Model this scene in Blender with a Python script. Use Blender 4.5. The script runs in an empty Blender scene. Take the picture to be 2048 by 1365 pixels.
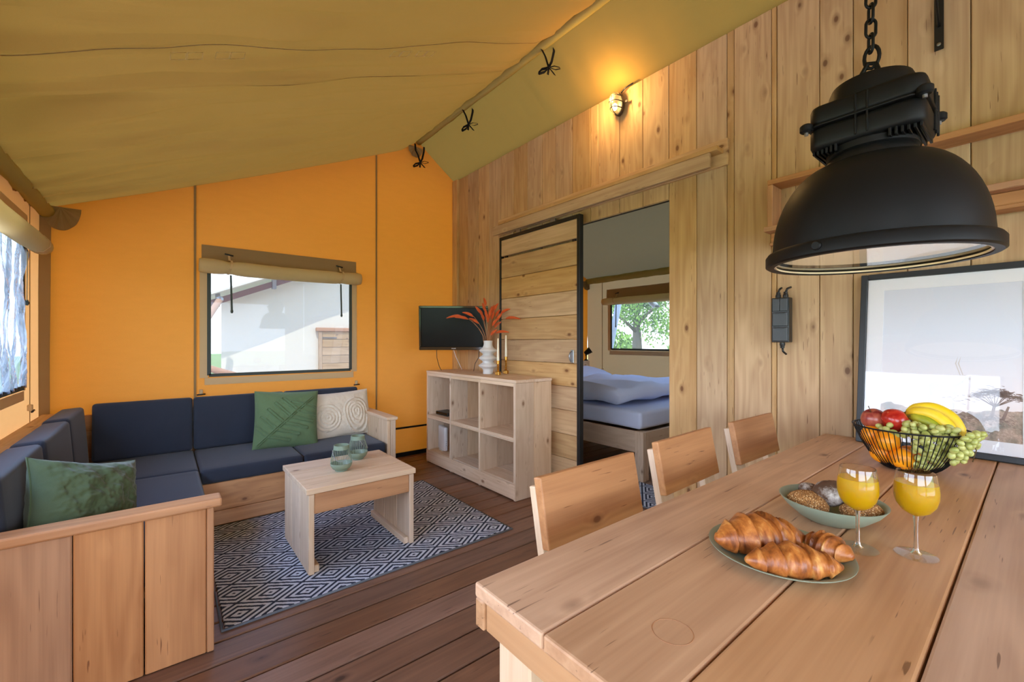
import bpy, bmesh, math, random
from mathutils import Vector, Matrix, Euler, noise as mnoise
random.seed(7)
R = math.radians
S = bpy.context.scene
COL = S.collection

# ------------------------------------------------------------------ camera
H = 1.22
cam_d = bpy.data.cameras.new('camera'); cam = bpy.data.objects.new('camera', cam_d); COL.objects.link(cam)
cam_d.sensor_width = 36; cam_d.lens = 859 / 2048 * 36; cam_d.clip_start = .02; cam_d.clip_end = 300
cam.location = (0, 0, H); cam.rotation_euler = (R(90), 0, -math.atan2(696, 859))
S.camera = cam

# ------------------------------------------------------------------ world, sun, exposure
W = bpy.data.worlds.new('sky'); S.world = W; W.use_nodes = True
nt = W.node_tree; nt.nodes.clear()
o = nt.nodes.new('ShaderNodeOutputWorld'); b = nt.nodes.new('ShaderNodeBackground')
tc = nt.nodes.new('ShaderNodeTexCoord'); sx = nt.nodes.new('ShaderNodeSeparateXYZ'); cr = nt.nodes.new('ShaderNodeValToRGB')
nt.links.new(tc.outputs['Generated'], sx.inputs[0]); nt.links.new(sx.outputs['Z'], cr.inputs[0])
cr.color_ramp.elements[0].position = 0.0; cr.color_ramp.elements[0].color = (.78, .88, 1.0, 1)
cr.color_ramp.elements[1].position = .75; cr.color_ramp.elements[1].color = (.36, .57, 1.0, 1)
nt.links.new(cr.outputs[0], b.inputs[0]); b.inputs[1].default_value = 9.5
nt.links.new(b.outputs[0], o.inputs[0])
sun_d = bpy.data.lights.new('sun', 'SUN'); sun = bpy.data.objects.new('sun', sun_d); COL.objects.link(sun)
sun_d.energy = 9.0; sun_d.angle = R(.6); sun_d.color = (1.0, .95, .86)
sun.rotation_euler = Vector((.16, .52, -.84)).to_track_quat('-Z', 'Y').to_euler()
vs = S.view_settings
vs.view_transform = 'Standard'; vs.look = 'None'; vs.gamma = 1.0; vs.use_curve_mapping = False; vs.exposure = .30
S.display_settings.display_device = 'sRGB'
S.cycles.use_denoising = True
S.cycles.max_bounces = 10; S.cycles.diffuse_bounces = 5; S.cycles.transparent_max_bounces = 12
S.cycles.use_adaptive_sampling = True; S.cycles.adaptive_threshold = .06; S.cycles.adaptive_min_samples = 24
S.cycles.glossy_bounces = 4; S.cycles.transmission_bounces = 8; S.cycles.sample_clamp_indirect = 6.0
S.cycles.caustics_reflective = False; S.cycles.caustics_refractive = True

# ------------------------------------------------------------------ material helpers
MATS = {}
def new_mat(name):
    m = bpy.data.materials.new(name); m.use_nodes = True; t = m.node_tree; t.nodes.clear()
    out = t.nodes.new('ShaderNodeOutputMaterial'); MATS[name] = m
    return m, t, out
def N(t, kind, **kw):
    n = t.nodes.new(kind)
    for k, v in kw.items(): setattr(n, k, v)
    return n
def L(t, a, b): t.links.new(a, b)
def c4(c): return (c[0], c[1], c[2], 1)
def srgb(r, g, b):
    f = lambda v: (v/255/12.92) if v/255 <= .04045 else ((v/255+.055)/1.055)**2.4
    return (f(r), f(g), f(b))
def math_n(t, op, a, b=None, clamp=False):
    n = N(t, 'ShaderNodeMath', operation=op); n.use_clamp = clamp
    for i, v in enumerate((a, b)):
        if v is None: continue
        if isinstance(v, (int, float)): n.inputs[i].default_value = v
        else: L(t, v, n.inputs[i])
    return n.outputs[0]
def ramp(t, src, stops):
    n = N(t, 'ShaderNodeValToRGB'); e = n.color_ramp.elements
    while len(e) < len(stops): e.new(.5)
    for i, (p, c) in enumerate(stops):
        e[i].position = p; e[i].color = c4(c) if hasattr(c, '__len__') else (c, c, c, 1)
    L(t, src, n.inputs[0]); return n.outputs[0]
def mixc(t, fac, a, b, kind='MIX'):
    n = N(t, 'ShaderNodeMix', data_type='RGBA', blend_type=kind)
    if isinstance(fac, (int, float)): n.inputs[0].default_value = fac
    else: L(t, fac, n.inputs[0])
    for i, v in ((6, a), (7, b)):
        if hasattr(v, '__len__'): n.inputs[i].default_value = c4(v)
        else: L(t, v, n.inputs[i])
    return n.outputs[2]
def mapped(t, scale, offs=None, coord='Object', rnd=False):
    tcn = N(t, 'ShaderNodeTexCoord'); mp = N(t, 'ShaderNodeMapping'); mp.inputs['Scale'].default_value = scale
    src = tcn.outputs[coord]
    if rnd:
        oi = N(t, 'ShaderNodeObjectInfo'); cx = N(t, 'ShaderNodeCombineXYZ')
        L(t, math_n(t, 'MULTIPLY', oi.outputs['Random'], 37.3), cx.inputs[0]); L(t, math_n(t, 'MULTIPLY', oi.outputs['Random'], 91.7), cx.inputs[1])
        L(t, math_n(t, 'MULTIPLY', oi.outputs['Random'], 53.1), cx.inputs[2])
        va = N(t, 'ShaderNodeVectorMath', operation='ADD'); L(t, src, va.inputs[0]); L(t, cx.outputs[0], va.inputs[1]); src = va.outputs[0]
    L(t, src, mp.inputs['Vector']); return mp.outputs[0]
def principled(t, out, col, rough=.5, metal=0, spec=.5, normal=None, **kw):
    p = N(t, 'ShaderNodeBsdfPrincipled')
    if hasattr(col, '__len__'): p.inputs['Base Color'].default_value = c4(col)
    else: L(t, col, p.inputs['Base Color'])
    if isinstance(rough, (int, float)): p.inputs['Roughness'].default_value = rough
    else: L(t, rough, p.inputs['Roughness'])
    p.inputs['Metallic'].default_value = metal; p.inputs['Specular IOR Level'].default_value = spec
    for k, v in kw.items(): p.inputs[k.replace('_', ' ')].default_value = v
    if normal is not None: L(t, normal, p.inputs['Normal'])
    if out is not None: L(t, p.outputs[0], out.inputs[0])
    return p
def bump(t, h, strength=.3, dist=.002):
    n = N(t, 'ShaderNodeBump'); n.inputs['Strength'].default_value = strength; n.inputs['Distance'].default_value = dist
    L(t, h, n.inputs['Height']); return n.outputs[0]
def noise_n(t, vec, scale, detail=2, rough=.5, dist=0):
    n = N(t, 'ShaderNodeTexNoise'); n.inputs['Scale'].default_value = scale; n.inputs['Detail'].default_value = detail
    n.inputs['Roughness'].default_value = rough; n.inputs['Distortion'].default_value = dist
    L(t, vec, n.inputs['Vector']); return n.outputs[0]

def wood(name, axis, light, dark, knotc, rough=.55, knots=1.0, spec=.35, var=.22):
    m, t, out = new_mat(name)
    def sc(a, c): return tuple(a if i == axis else c for i in range(3))
    fine = noise_n(t, mapped(t, sc(2.2, 85), rnd=True), 1, 2, .6)
    broad = noise_n(t, mapped(t, sc(.7, 6.5), rnd=True), 1, 2, .5)
    blotch = noise_n(t, mapped(t, sc(2.0, 5.0), rnd=True), 1, 2, .6)
    vo = N(t, 'ShaderNodeTexVoronoi'); vo.inputs['Scale'].default_value = 1.0; L(t, mapped(t, sc(5.2, 9.0), rnd=True), vo.inputs['Vector'])
    d = vo.outputs['Distance']
    cs = N(t, 'ShaderNodeSeparateColor'); L(t, vo.outputs['Color'], cs.inputs[0]); cm = math_n(t, 'GREATER_THAN', cs.outputs[0], 1 - .62 * knots)
    halo = math_n(t, 'MULTIPLY', ramp(t, d, [(0, 1.0), (.10, .75), (.34, 0.0)]), cm)
    phase = math_n(t, 'MULTIPLY_ADD', broad, 46); 
    nn = phase.node; L(t, math_n(t, 'MULTIPLY', halo, 5.5), nn.inputs[2])
    ring = math_n(t, 'MULTIPLY_ADD', math_n(t, 'SINE', phase), .5); ring.node.inputs[2].default_value = .5
    fac = math_n(t, 'ADD', math_n(t, 'MULTIPLY', ring, .24), math_n(t, 'MULTIPLY', fine, .60))
    fac = math_n(t, 'ADD', fac, math_n(t, 'MULTIPLY', math_n(t, 'SUBTRACT', blotch, .5), .75), True)
    col = mixc(t, fac, light, dark)
    kn = ramp(t, d, [(0, 1), (.075, .95), (.105, .4), (.19, 0.0)])
    km = math_n(t, 'MULTIPLY', kn, cm)
    col = mixc(t, math_n(t, 'MULTIPLY', km, .9), col, knotc)
    ck = math_n(t, 'MULTIPLY', ramp(t, noise_n(t, mapped(t, sc(9, 150), rnd=True), 1, 1), [(.70, 0), (.735, 1)]), ramp(t, noise_n(t, mapped(t, sc(3, 9), rnd=True), 1.3, 1), [(.50, 0), (.58, 1)]))
    col = mixc(t, math_n(t, 'MULTIPLY', ck, .75), col, knotc)
    oi = N(t, 'ShaderNodeObjectInfo')
    hv = N(t, 'ShaderNodeHueSaturation'); L(t, col, hv.inputs['Color'])
    vv = math_n(t, 'MULTIPLY_ADD', oi.outputs['Random'], var); vv.node.inputs[2].default_value = 1 - var / 2; L(t, vv, hv.inputs['Value'])
    r2 = math_n(t, 'FRACT', math_n(t, 'MULTIPLY', oi.outputs['Random'], 17.0))
    s2 = math_n(t, 'MULTIPLY_ADD', r2, .25); s2.node.inputs[2].default_value = .88; L(t, s2, hv.inputs['Saturation'])
    bm = bump(t, fine, .25, .0012)
    principled(t, out, hv.outputs[0], rough, 0, spec, bm)
    return m

def wood3(name, *a, **k): return [wood(name + s, i, *a, **k) for i, s in enumerate(('_grain_x', '_grain_y', '_grain_z'))]

PINE = wood3('pine', srgb(210, 176, 130), srgb(160, 120, 78), srgb(104, 66, 40), rough=.6)
WASHED = wood3('whitewashed_pine', srgb(222, 198, 170), srgb(190, 158, 126), srgb(126, 88, 60), rough=.6)
OILED = wood3('oiled_pine', srgb(200, 148, 102), srgb(148, 98, 62), srgb(104, 62, 38), rough=.5, knots=.95)
TABLEW = wood3('table_pine', srgb(206, 165, 128), srgb(156, 114, 82), srgb(98, 66, 46), rough=.46, knots=.8, spec=.45)
DECK = wood3('deck_wood', srgb(142, 106, 84), srgb(94, 66, 51), srgb(46, 30, 24), rough=.42, knots=.8, spec=.45, var=.3)
PX, PY, PZ = PINE; WX, WY, WZ = WASHED; OX, OY, OZ = OILED; TX, TY, TZ = TABLEW; DX = DECK[0]

def plain(name, col, rough=.5, metal=0, spec=.5, nscale=0, nstr=.2, var=0, bstr=0, bscale=300, bdist=.001, **kw):
    m, t, out = new_mat(name)
    c = col; nrm = None
    v = mapped(t, (1, 1, 1))
    if var:
        n = noise_n(t, v, nscale or 8, 4)
        c = mixc(t, n, tuple(x * (1 - var) for x in col), tuple(min(1, x * (1 + var)) for x in col))
    if bstr: nrm = bump(t, noise_n(t, v, bscale, 3), bstr, bdist)
    principled(t, out, c, rough, metal, spec, nrm, **kw)
    return m

BLACK = plain('black_powder_coat', srgb(16, 16, 17), .5, 0, .22, var=.15, nscale=20, bstr=.12, bscale=700, bdist=.0004)
BLACKP = plain('black_plastic', srgb(26, 27, 29), .38, 0, .5, var=.1)
DOORBLK = plain('black_steel', srgb(28, 29, 31), .45, .2, .5, var=.1)
STEEL = plain('galvanised_steel', srgb(150, 152, 155), .35, .9, .5, var=.1)
BRASS = plain('brass', srgb(205, 160, 80), .26, 1.0, .5, var=.08)
CERAMW = plain('matt_white_ceramic', srgb(208, 208, 206), .62, 0, .4, var=.04, bstr=.1, bscale=400)
SAGE = plain('sage_green_ceramic', srgb(138, 148, 126), .38, 0, .5, var=.05)
SAGEM = plain('sage_green_metal', srgb(122, 138, 118), .4, 0, .5, var=.05)
WAX = plain('ivory_wax', srgb(232, 226, 205), .5, 0, .4, var=.03)
WICK = plain('wick', srgb(60, 50, 42), .9, var=.1)
WHITEP = plain('white_plastic', srgb(222, 222, 222), .35, var=.03)
LINEN = plain('white_linen', srgb(206, 216, 240), .85, 0, .2, var=.03, bstr=.15, bscale=260)
ENAMEL = plain('white_enamel', srgb(235, 226, 205), .35, var=.02)
PAPER = plain('white_mat_board', srgb(232, 232, 236), .8, var=.01)
FRAMEB = plain('black_frame', srgb(34, 38, 42), .5, var=.08)
DARKGAP = plain('dark_gap', srgb(44, 30, 22), .9, var=.1)
TAPE = plain('black_webbing', srgb(20, 20, 22), .85, 0, .2, var=.15, nscale=200)
ROPE = plain('grey_green_webbing', srgb(70, 76, 72), .85, 0, .2, var=.15, nscale=200)
def emis(name, col, s):
    m, t, out = new_mat(name); e = N(t, 'ShaderNodeEmission'); e.inputs[0].default_value = c4(col); e.inputs[1].default_value = s
    v = noise_n(t, mapped(t, (1, 1, 1)), 6, 1); L(t, mixc(t, v, col, tuple(min(1, x * 1.05) for x in col)), e.inputs[0])
    L(t, e.outputs[0], out.inputs[0]); return m
BULB = emis('warm_bulb', (1.0, .62, .26), 16)
BULB2 = emis('warm_lamp_bulb', (1.0, .72, .42), 14)

def canvas(name, refl, trans, fac, scale=420, bstr=.35, var=.06):
    m, t, out = new_mat(name)
    v = mapped(t, (1, 1, 1))
    wv1 = N(t, 'ShaderNodeTexNoise'); wv1.inputs['Scale'].default_value = scale; wv1.inputs['Detail'].default_value = 2; L(t, v, wv1.inputs['Vector'])
    big = noise_n(t, mapped(t, (2.5, 2.5, 9)), 3, 3)
    k = math_n(t, 'ADD', math_n(t, 'MULTIPLY', wv1.outputs[0], .6), math_n(t, 'MULTIPLY', big, .4))
    def vr(c): return mixc(t, k, tuple(x * (1 - var) for x in c), tuple(min(1, x * (1 + var)) for x in c))
    nb = bump(t, wv1.outputs[0], bstr, .0008)
    di = N(t, 'ShaderNodeBsdfDiffuse'); L(t, vr(refl), di.inputs[0]); L(t, nb, di.inputs['Normal'])
    tr = N(t, 'ShaderNodeBsdfTranslucent'); L(t, vr(trans), tr.inputs[0]); L(t, nb, tr.inputs['Normal'])
    mx = N(t, 'ShaderNodeMixShader'); mx.inputs[0].default_value = fac
    L(t, di.outputs[0], mx.inputs[1]); L(t, tr.outputs[0], mx.inputs[2]); L(t, mx.outputs[0], out.inputs[0])
    return m
C_ROOF = canvas('olive_roof_canvas', srgb(142, 102, 58), (.46, .25, .04), .052)
C_ROOFR = canvas('olive_inner_roof_canvas', srgb(132, 102, 50), (.34, .21, .04), .06)
C_ORANGE = canvas('orange_wall_canvas', srgb(208, 146, 76), (.85, .26, .008), .062, 300, .5, .10)
C_LEFT = canvas('tan_wall_canvas', srgb(214, 160, 106), (.85, .42, .14), .16)
C_BED = canvas('beige_wall_canvas', srgb(176, 146, 108), (.6, .4, .2), .07)
C_BEDROOF = canvas('grey_olive_roof_canvas', srgb(116, 100, 68), (.4, .3, .14), .03)
C_BEIGE = canvas('beige_canvas', srgb(210, 184, 140), (.9, .7, .4), .25)
C_SLEEVE = canvas('lightened_sleeve_canvas', srgb(178, 162, 98), (.6, .45, .16), .12)  # roof colour lightened to stand in for daylight that misses the sleeves
C_ROLL = canvas('rolled_beige_canvas', srgb(212, 190, 146), (.9, .8, .48), .45)
C_BROWN = canvas('brown_canvas_trim', srgb(160, 132, 92), (.5, .36, .16), .25)

def fabric(name, col, scale=700, rough=.9, var=.12, bstr=.4, sheen=.15):
    m, t, out = new_mat(name)
    v = mapped(t, (1, 1, 1)); n1 = noise_n(t, v, scale, 2); n2 = noise_n(t, v, 9, 3)
    k = math_n(t, 'ADD', math_n(t, 'MULTIPLY', n1, .7), math_n(t, 'MULTIPLY', n2, .3))
    c = mixc(t, k, tuple(x * (1 - var * 2) for x in col), tuple(min(1, x * (1 + var * 2)) for x in col))
    principled(t, out, c, rough, 0, .25, bump(t, n1, bstr, .0008), Sheen_Weight=sheen)
    return m
NAVY = fabric('charcoal_blue_upholstery', srgb(46, 51, 63), 800)
GREENF = fabric('green_cotton', srgb(92, 114, 80), 500)
GREEND = fabric('dark_green_linen', srgb(70, 82, 54), 420)
WHITEF = fabric('cream_cotton', srgb(212, 200, 180), 500)

def clear(name, haze, hcol, tint=(1, 1, 1), refl=1.0, bumpy=0):
    m, t, out = new_mat(name)
    tp = N(t, 'ShaderNodeBsdfTransparent'); tp.inputs[0].default_value = c4(tint)
    gl = N(t, 'ShaderNodeBsdfGlossy'); gl.inputs['Roughness'].default_value = .02
    fr = N(t, 'ShaderNodeLayerWeight'); fr.inputs['Blend'].default_value = .5
    sch = math_n(t, 'MULTIPLY_ADD', math_n(t, 'POWER', fr.outputs['Facing'], 5), .955); sch.node.inputs[2].default_value = .045
    if bumpy:
        v = mapped(t, (1, 2.5, .8)); nb = bump(t, noise_n(t, v, 5, 3, .6, 1.2), 1.0, bumpy); L(t, nb, gl.inputs['Normal']); L(t, nb, fr.inputs['Normal'])
    mx = N(t, 'ShaderNodeMixShader'); L(t, math_n(t, 'MULTIPLY', sch, refl, True), mx.inputs[0])
    L(t, tp.outputs[0], mx.inputs[1]); L(t, gl.outputs[0], mx.inputs[2])
    last = mx.outputs[0]
    if haze:
        df = N(t, 'ShaderNodeBsdfTranslucent'); df.inputs[0].default_value = c4(hcol)
        d2 = N(t, 'ShaderNodeBsdfDiffuse'); d2.inputs[0].default_value = c4(hcol)
        m2 = N(t, 'ShaderNodeMixShader'); m2.inputs[0].default_value = .3; L(t, df.outputs[0], m2.inputs[1]); L(t, d2.outputs[0], m2.inputs[2])
        m3 = N(t, 'ShaderNodeMixShader'); L(t, last, m3.inputs[1]); L(t, m2.outputs[0], m3.inputs[2])
        if bumpy:
            hz = noise_n(t, mapped(t, (1, 6, .9)), 3, 3, .6, 2.0); L(t, ramp(t, hz, [(.3, haze * .3), (.55, haze), (.7, min(1, haze * 2.0))]), m3.inputs[0])
        else: m3.inputs[0].default_value = haze
        last = m3.outputs[0]
    L(t, last, out.inputs[0]); return m
GLASS = clear('clear_glass', 0, (1, 1, 1), (.985, .99, .985))
PANE = clear('mesh_vinyl_pane', .03, (.9, .92, .95), (.20, .21, .222), .5)  # mesh pane; its grey tint is deepened to dim the bright outdoors
PANE_B = clear('bedroom_vinyl_pane', .03, (.9, .92, .95), (.32, .33, .345), .5)  # tint put in to hold down the bright view outside
PANE_C = clear('clear_vinyl_pane', .05, (.9, .92, .95))
PANE_L = clear('crumpled_vinyl_pane', .42, (.30, .34, .40), (.16, .18, .21), bumpy=.05)  # dark tint and streaky haze paint the shading of the folds
m_, t, out = new_mat('stemware_glass')
gn = N(t, 'ShaderNodeBsdfGlass'); gn.inputs['IOR'].default_value = 1.47; gn.inputs['Roughness'].default_value = 0.0; gn.inputs[0].default_value = (.985, .99, .985, 1)
L(t, mixc(t, noise_n(t, mapped(t, (1, 1, 1)), 3, 1), (.98, .985, .98), (.99, .995, .99)), gn.inputs[0]); L(t, gn.outputs[0], out.inputs[0]); STEMW = m_
PICGLASS = clear('picture_glass', 0, (1, 1, 1), (1, 1, 1), 1.25)
LAMPGLASS = clear('lamp_glass', .12, (1, .9, .7), (1, .97, .9))

# ------------------------------------------------------------------ geometry helpers
ORG = {}
def link(o, parent=None):
    COL.objects.link(o)
    if parent is not None: o.parent = parent
    return o
def tag(o, label=None, cat=None, group=None, kind=None):
    if label: o['label'] = label
    if cat: o['category'] = cat
    if group: o['group'] = group
    if kind: o['kind'] = kind
    return o
def thing(name, label, cat, loc=(0, 0, 0), rz=0, group=None, rot=None):
    e = bpy.data.objects.new(name, None); e.empty_display_size = .1; link(e)
    e.location = loc; e.rotation_euler = rot if rot else (0, 0, rz)
    ORG[e] = Vector(loc)
    return tag(e, label, cat, group)
def struct(name, loc=(0, 0, 0)):
    e = bpy.data.objects.new(name, None); link(e); e.location = loc; ORG[e] = Vector(loc); e['kind'] = 'structure'; return e
def mesh(name, verts, faces, mat, parent=None, smooth=False, loc=None):
    me = bpy.data.meshes.new(name); me.from_pydata([tuple(v) for v in verts], [], faces); me.update()
    if mat is not None: me.materials.append(mat)
    o = bpy.data.objects.new(name, me); link(o, parent)
    if smooth:
        for p in me.polygons: p.use_smooth = True
    if loc is not None: o.location = loc
    return o
def bm_obj(name, bm, mat, parent=None, smooth=False, loc=None, rot=None):
    me = bpy.data.meshes.new(name); bmesh.ops.recalc_face_normals(bm, faces=bm.faces[:]); bm.to_mesh(me); bm.free()
    me.materials.append(mat)
    if smooth:
        for p in me.polygons: p.use_smooth = True
    o = bpy.data.objects.new(name, me); link(o, parent)
    if loc is not None: o.location = loc
    if rot is not None: o.rotation_euler = rot
    return o
def bm_box(bm, x0, x1, y0, y1, z0, z1, bev=0, seg=1):
    r = bmesh.ops.create_cube(bm, size=1.0)
    for v in r['verts']: v.co = Vector(((x0+x1)/2 + v.co.x*(x1-x0), (y0+y1)/2 + v.co.y*(y1-y0), (z0+z1)/2 + v.co.z*(z1-z0)))
    if bev:
        es = list({e for v in r['verts'] for e in v.link_edges})
        bmesh.ops.bevel(bm, geom=es, offset=bev, segments=seg, affect='EDGES', profile=.5)
def box(name, x0, x1, y0, y1, z0, z1, mat, parent=None, bev=.003, seg=1, smooth=False, local=False):
    """world-coordinate box; its own origin at its centre; parent offset removed (parents are unrotated unless local)"""
    c = Vector(((x0+x1)/2, (y0+y1)/2, (z0+z1)/2)); h = ((x1-x0)/2, (y1-y0)/2, (z1-z0)/2)
    bm = bmesh.new(); bm_box(bm, -h[0], h[0], -h[1], h[1], -h[2], h[2], min(bev, min(h)*.8), seg)
    if parent is not None and not local: c = c - ORG.get(parent, Vector())
    o = bm_obj(name, bm, mat, parent, smooth, c)
    if parent is not None: ORG[o] = (Vector((0, 0, 0)) if local else ORG.get(parent, Vector())) + c
    else: ORG[o] = c
    return o
def loc_of(parent, p, local=False):
    return Vector(p) - (Vector() if (parent is None or local) else ORG.get(parent, Vector()))
def lathe_verts(profile, n=32, cap0=True, cap1=True):
    vs_, fs = [], []
    for (r, z) in profile:
        for i in range(n):
            a = 2*math.pi*i/n; vs_.append((r*math.cos(a), r*math.sin(a), z))
    for j in range(len(profile)-1):
        for i in range(n):
            k = (i+1) % n; fs.append((j*n+i, j*n+k, (j+1)*n+k, (j+1)*n+i))
    if cap0: fs.append(tuple(range(n-1, -1, -1)))
    if cap1: fs.append(tuple((len(profile)-1)*n+i for i in range(n)))
    return vs_, fs
def lathe(name, profile, mat, parent=None, n=32, loc=(0, 0, 0), cap0=True, cap1=True, smooth=True, local=False):
    v, f = lathe_verts(profile, n, cap0, cap1); o = mesh(name, v, f, mat, parent, smooth, loc_of(parent, loc, local))
    if smooth: sharpen(o)
    return o
def sharpen(o, ang=35):
    me = o.data; bm = bmesh.new(); bm.from_mesh(me); bmesh.ops.recalc_face_normals(bm, faces=bm.faces[:])
    for e in bm.edges:
        if len(e.link_faces) == 2 and e.calc_face_angle(0) > R(ang): e.smooth = False
    bm.to_mesh(me); bm.free()
def tube_data(pts, r, n=6, closed=False, flat=None):
    pts = [Vector(p) for p in pts]; m = len(pts); vs_, fs = [], []
    up = Vector((0, 0, 1)); prev = None
    for i, p in enumerate(pts):
        if closed: d = (pts[(i+1) % m]-pts[i-1]).normalized()
        else: d = (pts[min(i+1, m-1)]-pts[max(i-1, 0)]).normalized()
        if prev is None:
            a = d.cross(up)
            if a.length < .1: a = d.cross(Vector((1, 0, 0)))
        else: a = prev - d*prev.dot(d)
        a.normalize(); prev = a; b_ = d.cross(a)
        rr = r[i] if hasattr(r, '__len__') else r
        for k in range(n):
            t_ = 2*math.pi*k/n; vs_.append(p + a*(rr*math.cos(t_)) + b_*((flat or rr)*math.sin(t_)))
    for i in range(m if closed else m-1):
        for k in range(n):
            k2 = (k+1) % n; j = (i+1) % m; fs.append((i*n+k, i*n+k2, j*n+k2, j*n+k))
    if not closed: fs.append(tuple(range(n-1, -1, -1))); fs.append(tuple((m-1)*n+k for k in range(n)))
    return vs_, fs
def tube(name, pts, r, mat, parent=None, n=6, closed=False, local=False, flat=None, smooth=True):
    off = Vector() if (parent is None or local) else ORG.get(parent, Vector())
    pts = [Vector(p) - off for p in pts]; c = sum(pts, Vector())/len(pts)
    v, f = tube_data([p-c for p in pts], r, n, closed, flat); o = mesh(name, v, f, mat, parent, smooth, c); return o
def ribbon(name, pts, w, wdir, mat, parent=None, th=.0015, local=False):
    """flat strap: pts centre line, wdir half-width direction"""
    off = Vector() if (parent is None or local) else ORG.get(parent, Vector())
    pts = [Vector(p)-off for p in pts]; wd = Vector(wdir).normalized()*w/2
    v, f = [], []
    for i, p in enumerate(pts):
        d = (pts[min(i+1, len(pts)-1)]-pts[max(i-1, 0)]).normalized(); nrm = d.cross(wd).normalized()*th
        v += [p-wd-nrm, p+wd-nrm, p+wd+nrm, p-wd+nrm]
    for i in range(len(pts)-1):
        for k in range(4):
            k2 = (k+1) % 4; f.append((i*4+k, i*4+k2, i*4+4+k2, i*4+4+k))
    f.append((3, 2, 1, 0)); b_ = (len(pts)-1)*4; f.append((b_, b_+1, b_+2, b_+3))
    return mesh(name, v, f, mat, parent)
def grid(nx, ny, fn):
    v = [fn(i/nx, j/ny) for j in range(ny+1) for i in range(nx+1)]
    f = [(j*(nx+1)+i, j*(nx+1)+i+1, (j+1)*(nx+1)+i+1, (j+1)*(nx+1)+i) for j in range(ny) for i in range(nx)]
    return v, f
def sphere_data(rx, ry, rz, nu=14, nv=9, fn=None):
    prof = [(math.sin(math.pi*j/nv), -math.cos(math.pi*j/nv)) for j in range(nv+1)]
    v = [Vector((0, 0, -rz))]; f = []
    for j in range(1, nv):
        for i in range(nu):
            a = 2*math.pi*i/nu; v.append(Vector((rx*prof[j][0]*math.cos(a), ry*prof[j][0]*math.sin(a), rz*prof[j][1])))
    v.append(Vector((0, 0, rz)))
    for i in range(nu): f.append((0, 1+(i+1) % nu, 1+i))
    for j in range(nv-2):
        for i in range(nu):
            a = 1+j*nu+i; b_ = 1+j*nu+(i+1) % nu; f.append((a, b_, b_+nu, a+nu))
    last = len(v)-1; s0 = 1+(nv-2)*nu
    for i in range(nu): f.append((s0+i, s0+(i+1) % nu, last))
    if fn: v = [fn(p) for p in v]
    return v, f
def fbm(p, s, o=3):
    v = 0; a = 1; p = Vector(p)*s
    for _ in range(o): v += a*mnoise.noise(p); p = p*2.03; a *= .5
    return v
def copy_tree(o, parent=None, top=True):
    c = o.copy(); COL.objects.link(c)
    if parent is not None: c.parent = parent
    for ch in list(o.children): copy_tree(ch, c, False)
    return c

# ------------------------------------------------------------------ setting: the tent
XL, XW, XB = -.655, 2.60, 4.92         # left canvas wall, wooden partition, outer bedroom wall
YB, YF = 4.28, -2.6                    # gable walls
RX, RZ = 2.15, 3.40                    # ridge
def roof_z(x):
    if x <= RX: return 2.41 + .43*x + (.065*max(0, (x-1.95)/.2) if x > 1.95 else 0)
    if x <= XW: return RZ - (x-RX)*(RZ-3.06)/(XW-RX)
    return 3.06 - (x-XW)*(3.06-2.14)/(XB-XW)

def axis_breaks(pts, step):
    out = []
    for a, b_ in zip(pts[:-1], pts[1:]):
        n = max(1, int(math.ceil((b_-a)/step))); out += [a+(b_-a)*i/n for i in range(n)]
    return out + [pts[-1]]
def canvas_wall(name, plane, coord, a0, a1, top, holes, mat, step=.06, wr=.006, seed=0, extra=()):
    zs_fix = sorted({0.0} | {z for h in holes for z in h[2:]})
    A = axis_breaks(sorted({a0, a1} | {a for h in holes for a in h[:2]} | set(extra)), step)
    zmin_top = min(top(a) for a in A)
    zlo = axis_breaks(zs_fix + ([zmin_top-.02] if zmin_top-.02 > zs_fix[-1]+.02 else []), .09)
    upper = [.25, .5, .75, 1.0]
    verts, rows = [], len(zlo)+len(upper)
    for a in A:
        tz = top(a)
        zz = zlo + [zlo[-1]+(tz-zlo[-1])*u for u in upper]
        for z in zz:
            d = wr*fbm((a+seed, z*.35, seed), 2.2, 3) + .25*wr*fbm((a*3+seed, z*.3, 3), 4, 2)
            verts.append((a, coord+d, z) if plane == 'y' else (coord+d, a, z))
    faces = []
    for i in range(len(A)-1):
        for j in range(rows-1):
            am = (A[i]+A[i+1])/2; zm = (verts[i*rows+j][2]+verts[i*rows+j+1][2])/2
            if any(h[0] < am < h[1] and h[2] < zm < h[3] for h in holes): continue
            faces.append((i*rows+j, (i+1)*rows+j, (i+1)*rows+j+1, i*rows+j+1))
    o = mesh(name, verts, faces, mat, None, True); o['kind'] = 'structure'; ORG[o] = Vector(); return o

WIN1 = (.285, 1.42, .94, 1.79); WIN2 = (1.60, 3.775, .945, 1.80); WIN3 = (1.1, 3.83, 1.105, 1.74); WIN4 = (.22, 1.36, .945, 1.80)
wall_back = canvas_wall('wall_back', 'y', YB, XL, XB, roof_z, [WIN1], C_ORANGE, extra=(.193, 1.681, RX, XW))
wall_left = canvas_wall('wall_left', 'x', XL, YF, YB, lambda y: 2.128, [WIN2, WIN4, (-2.3, -.35, 0.0, 1.95)], C_LEFT, seed=5)
wall_bed = canvas_wall('wall_bedroom', 'x', XB, .4, YB, lambda y: 2.14, [WIN3], C_BED, seed=9, wr=.012)
wall_front = canvas_wall('wall_front', 'y', YF, XL, XW, roof_z, [(-.35, 2.2, 0.0, 2.05)], C_LEFT, step=.2, extra=(RX,))
wall_bside = canvas_wall('wall_bedroom_side', 'y', .4, XW+.05, XB, roof_z, [], C_BED, step=.2)
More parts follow.
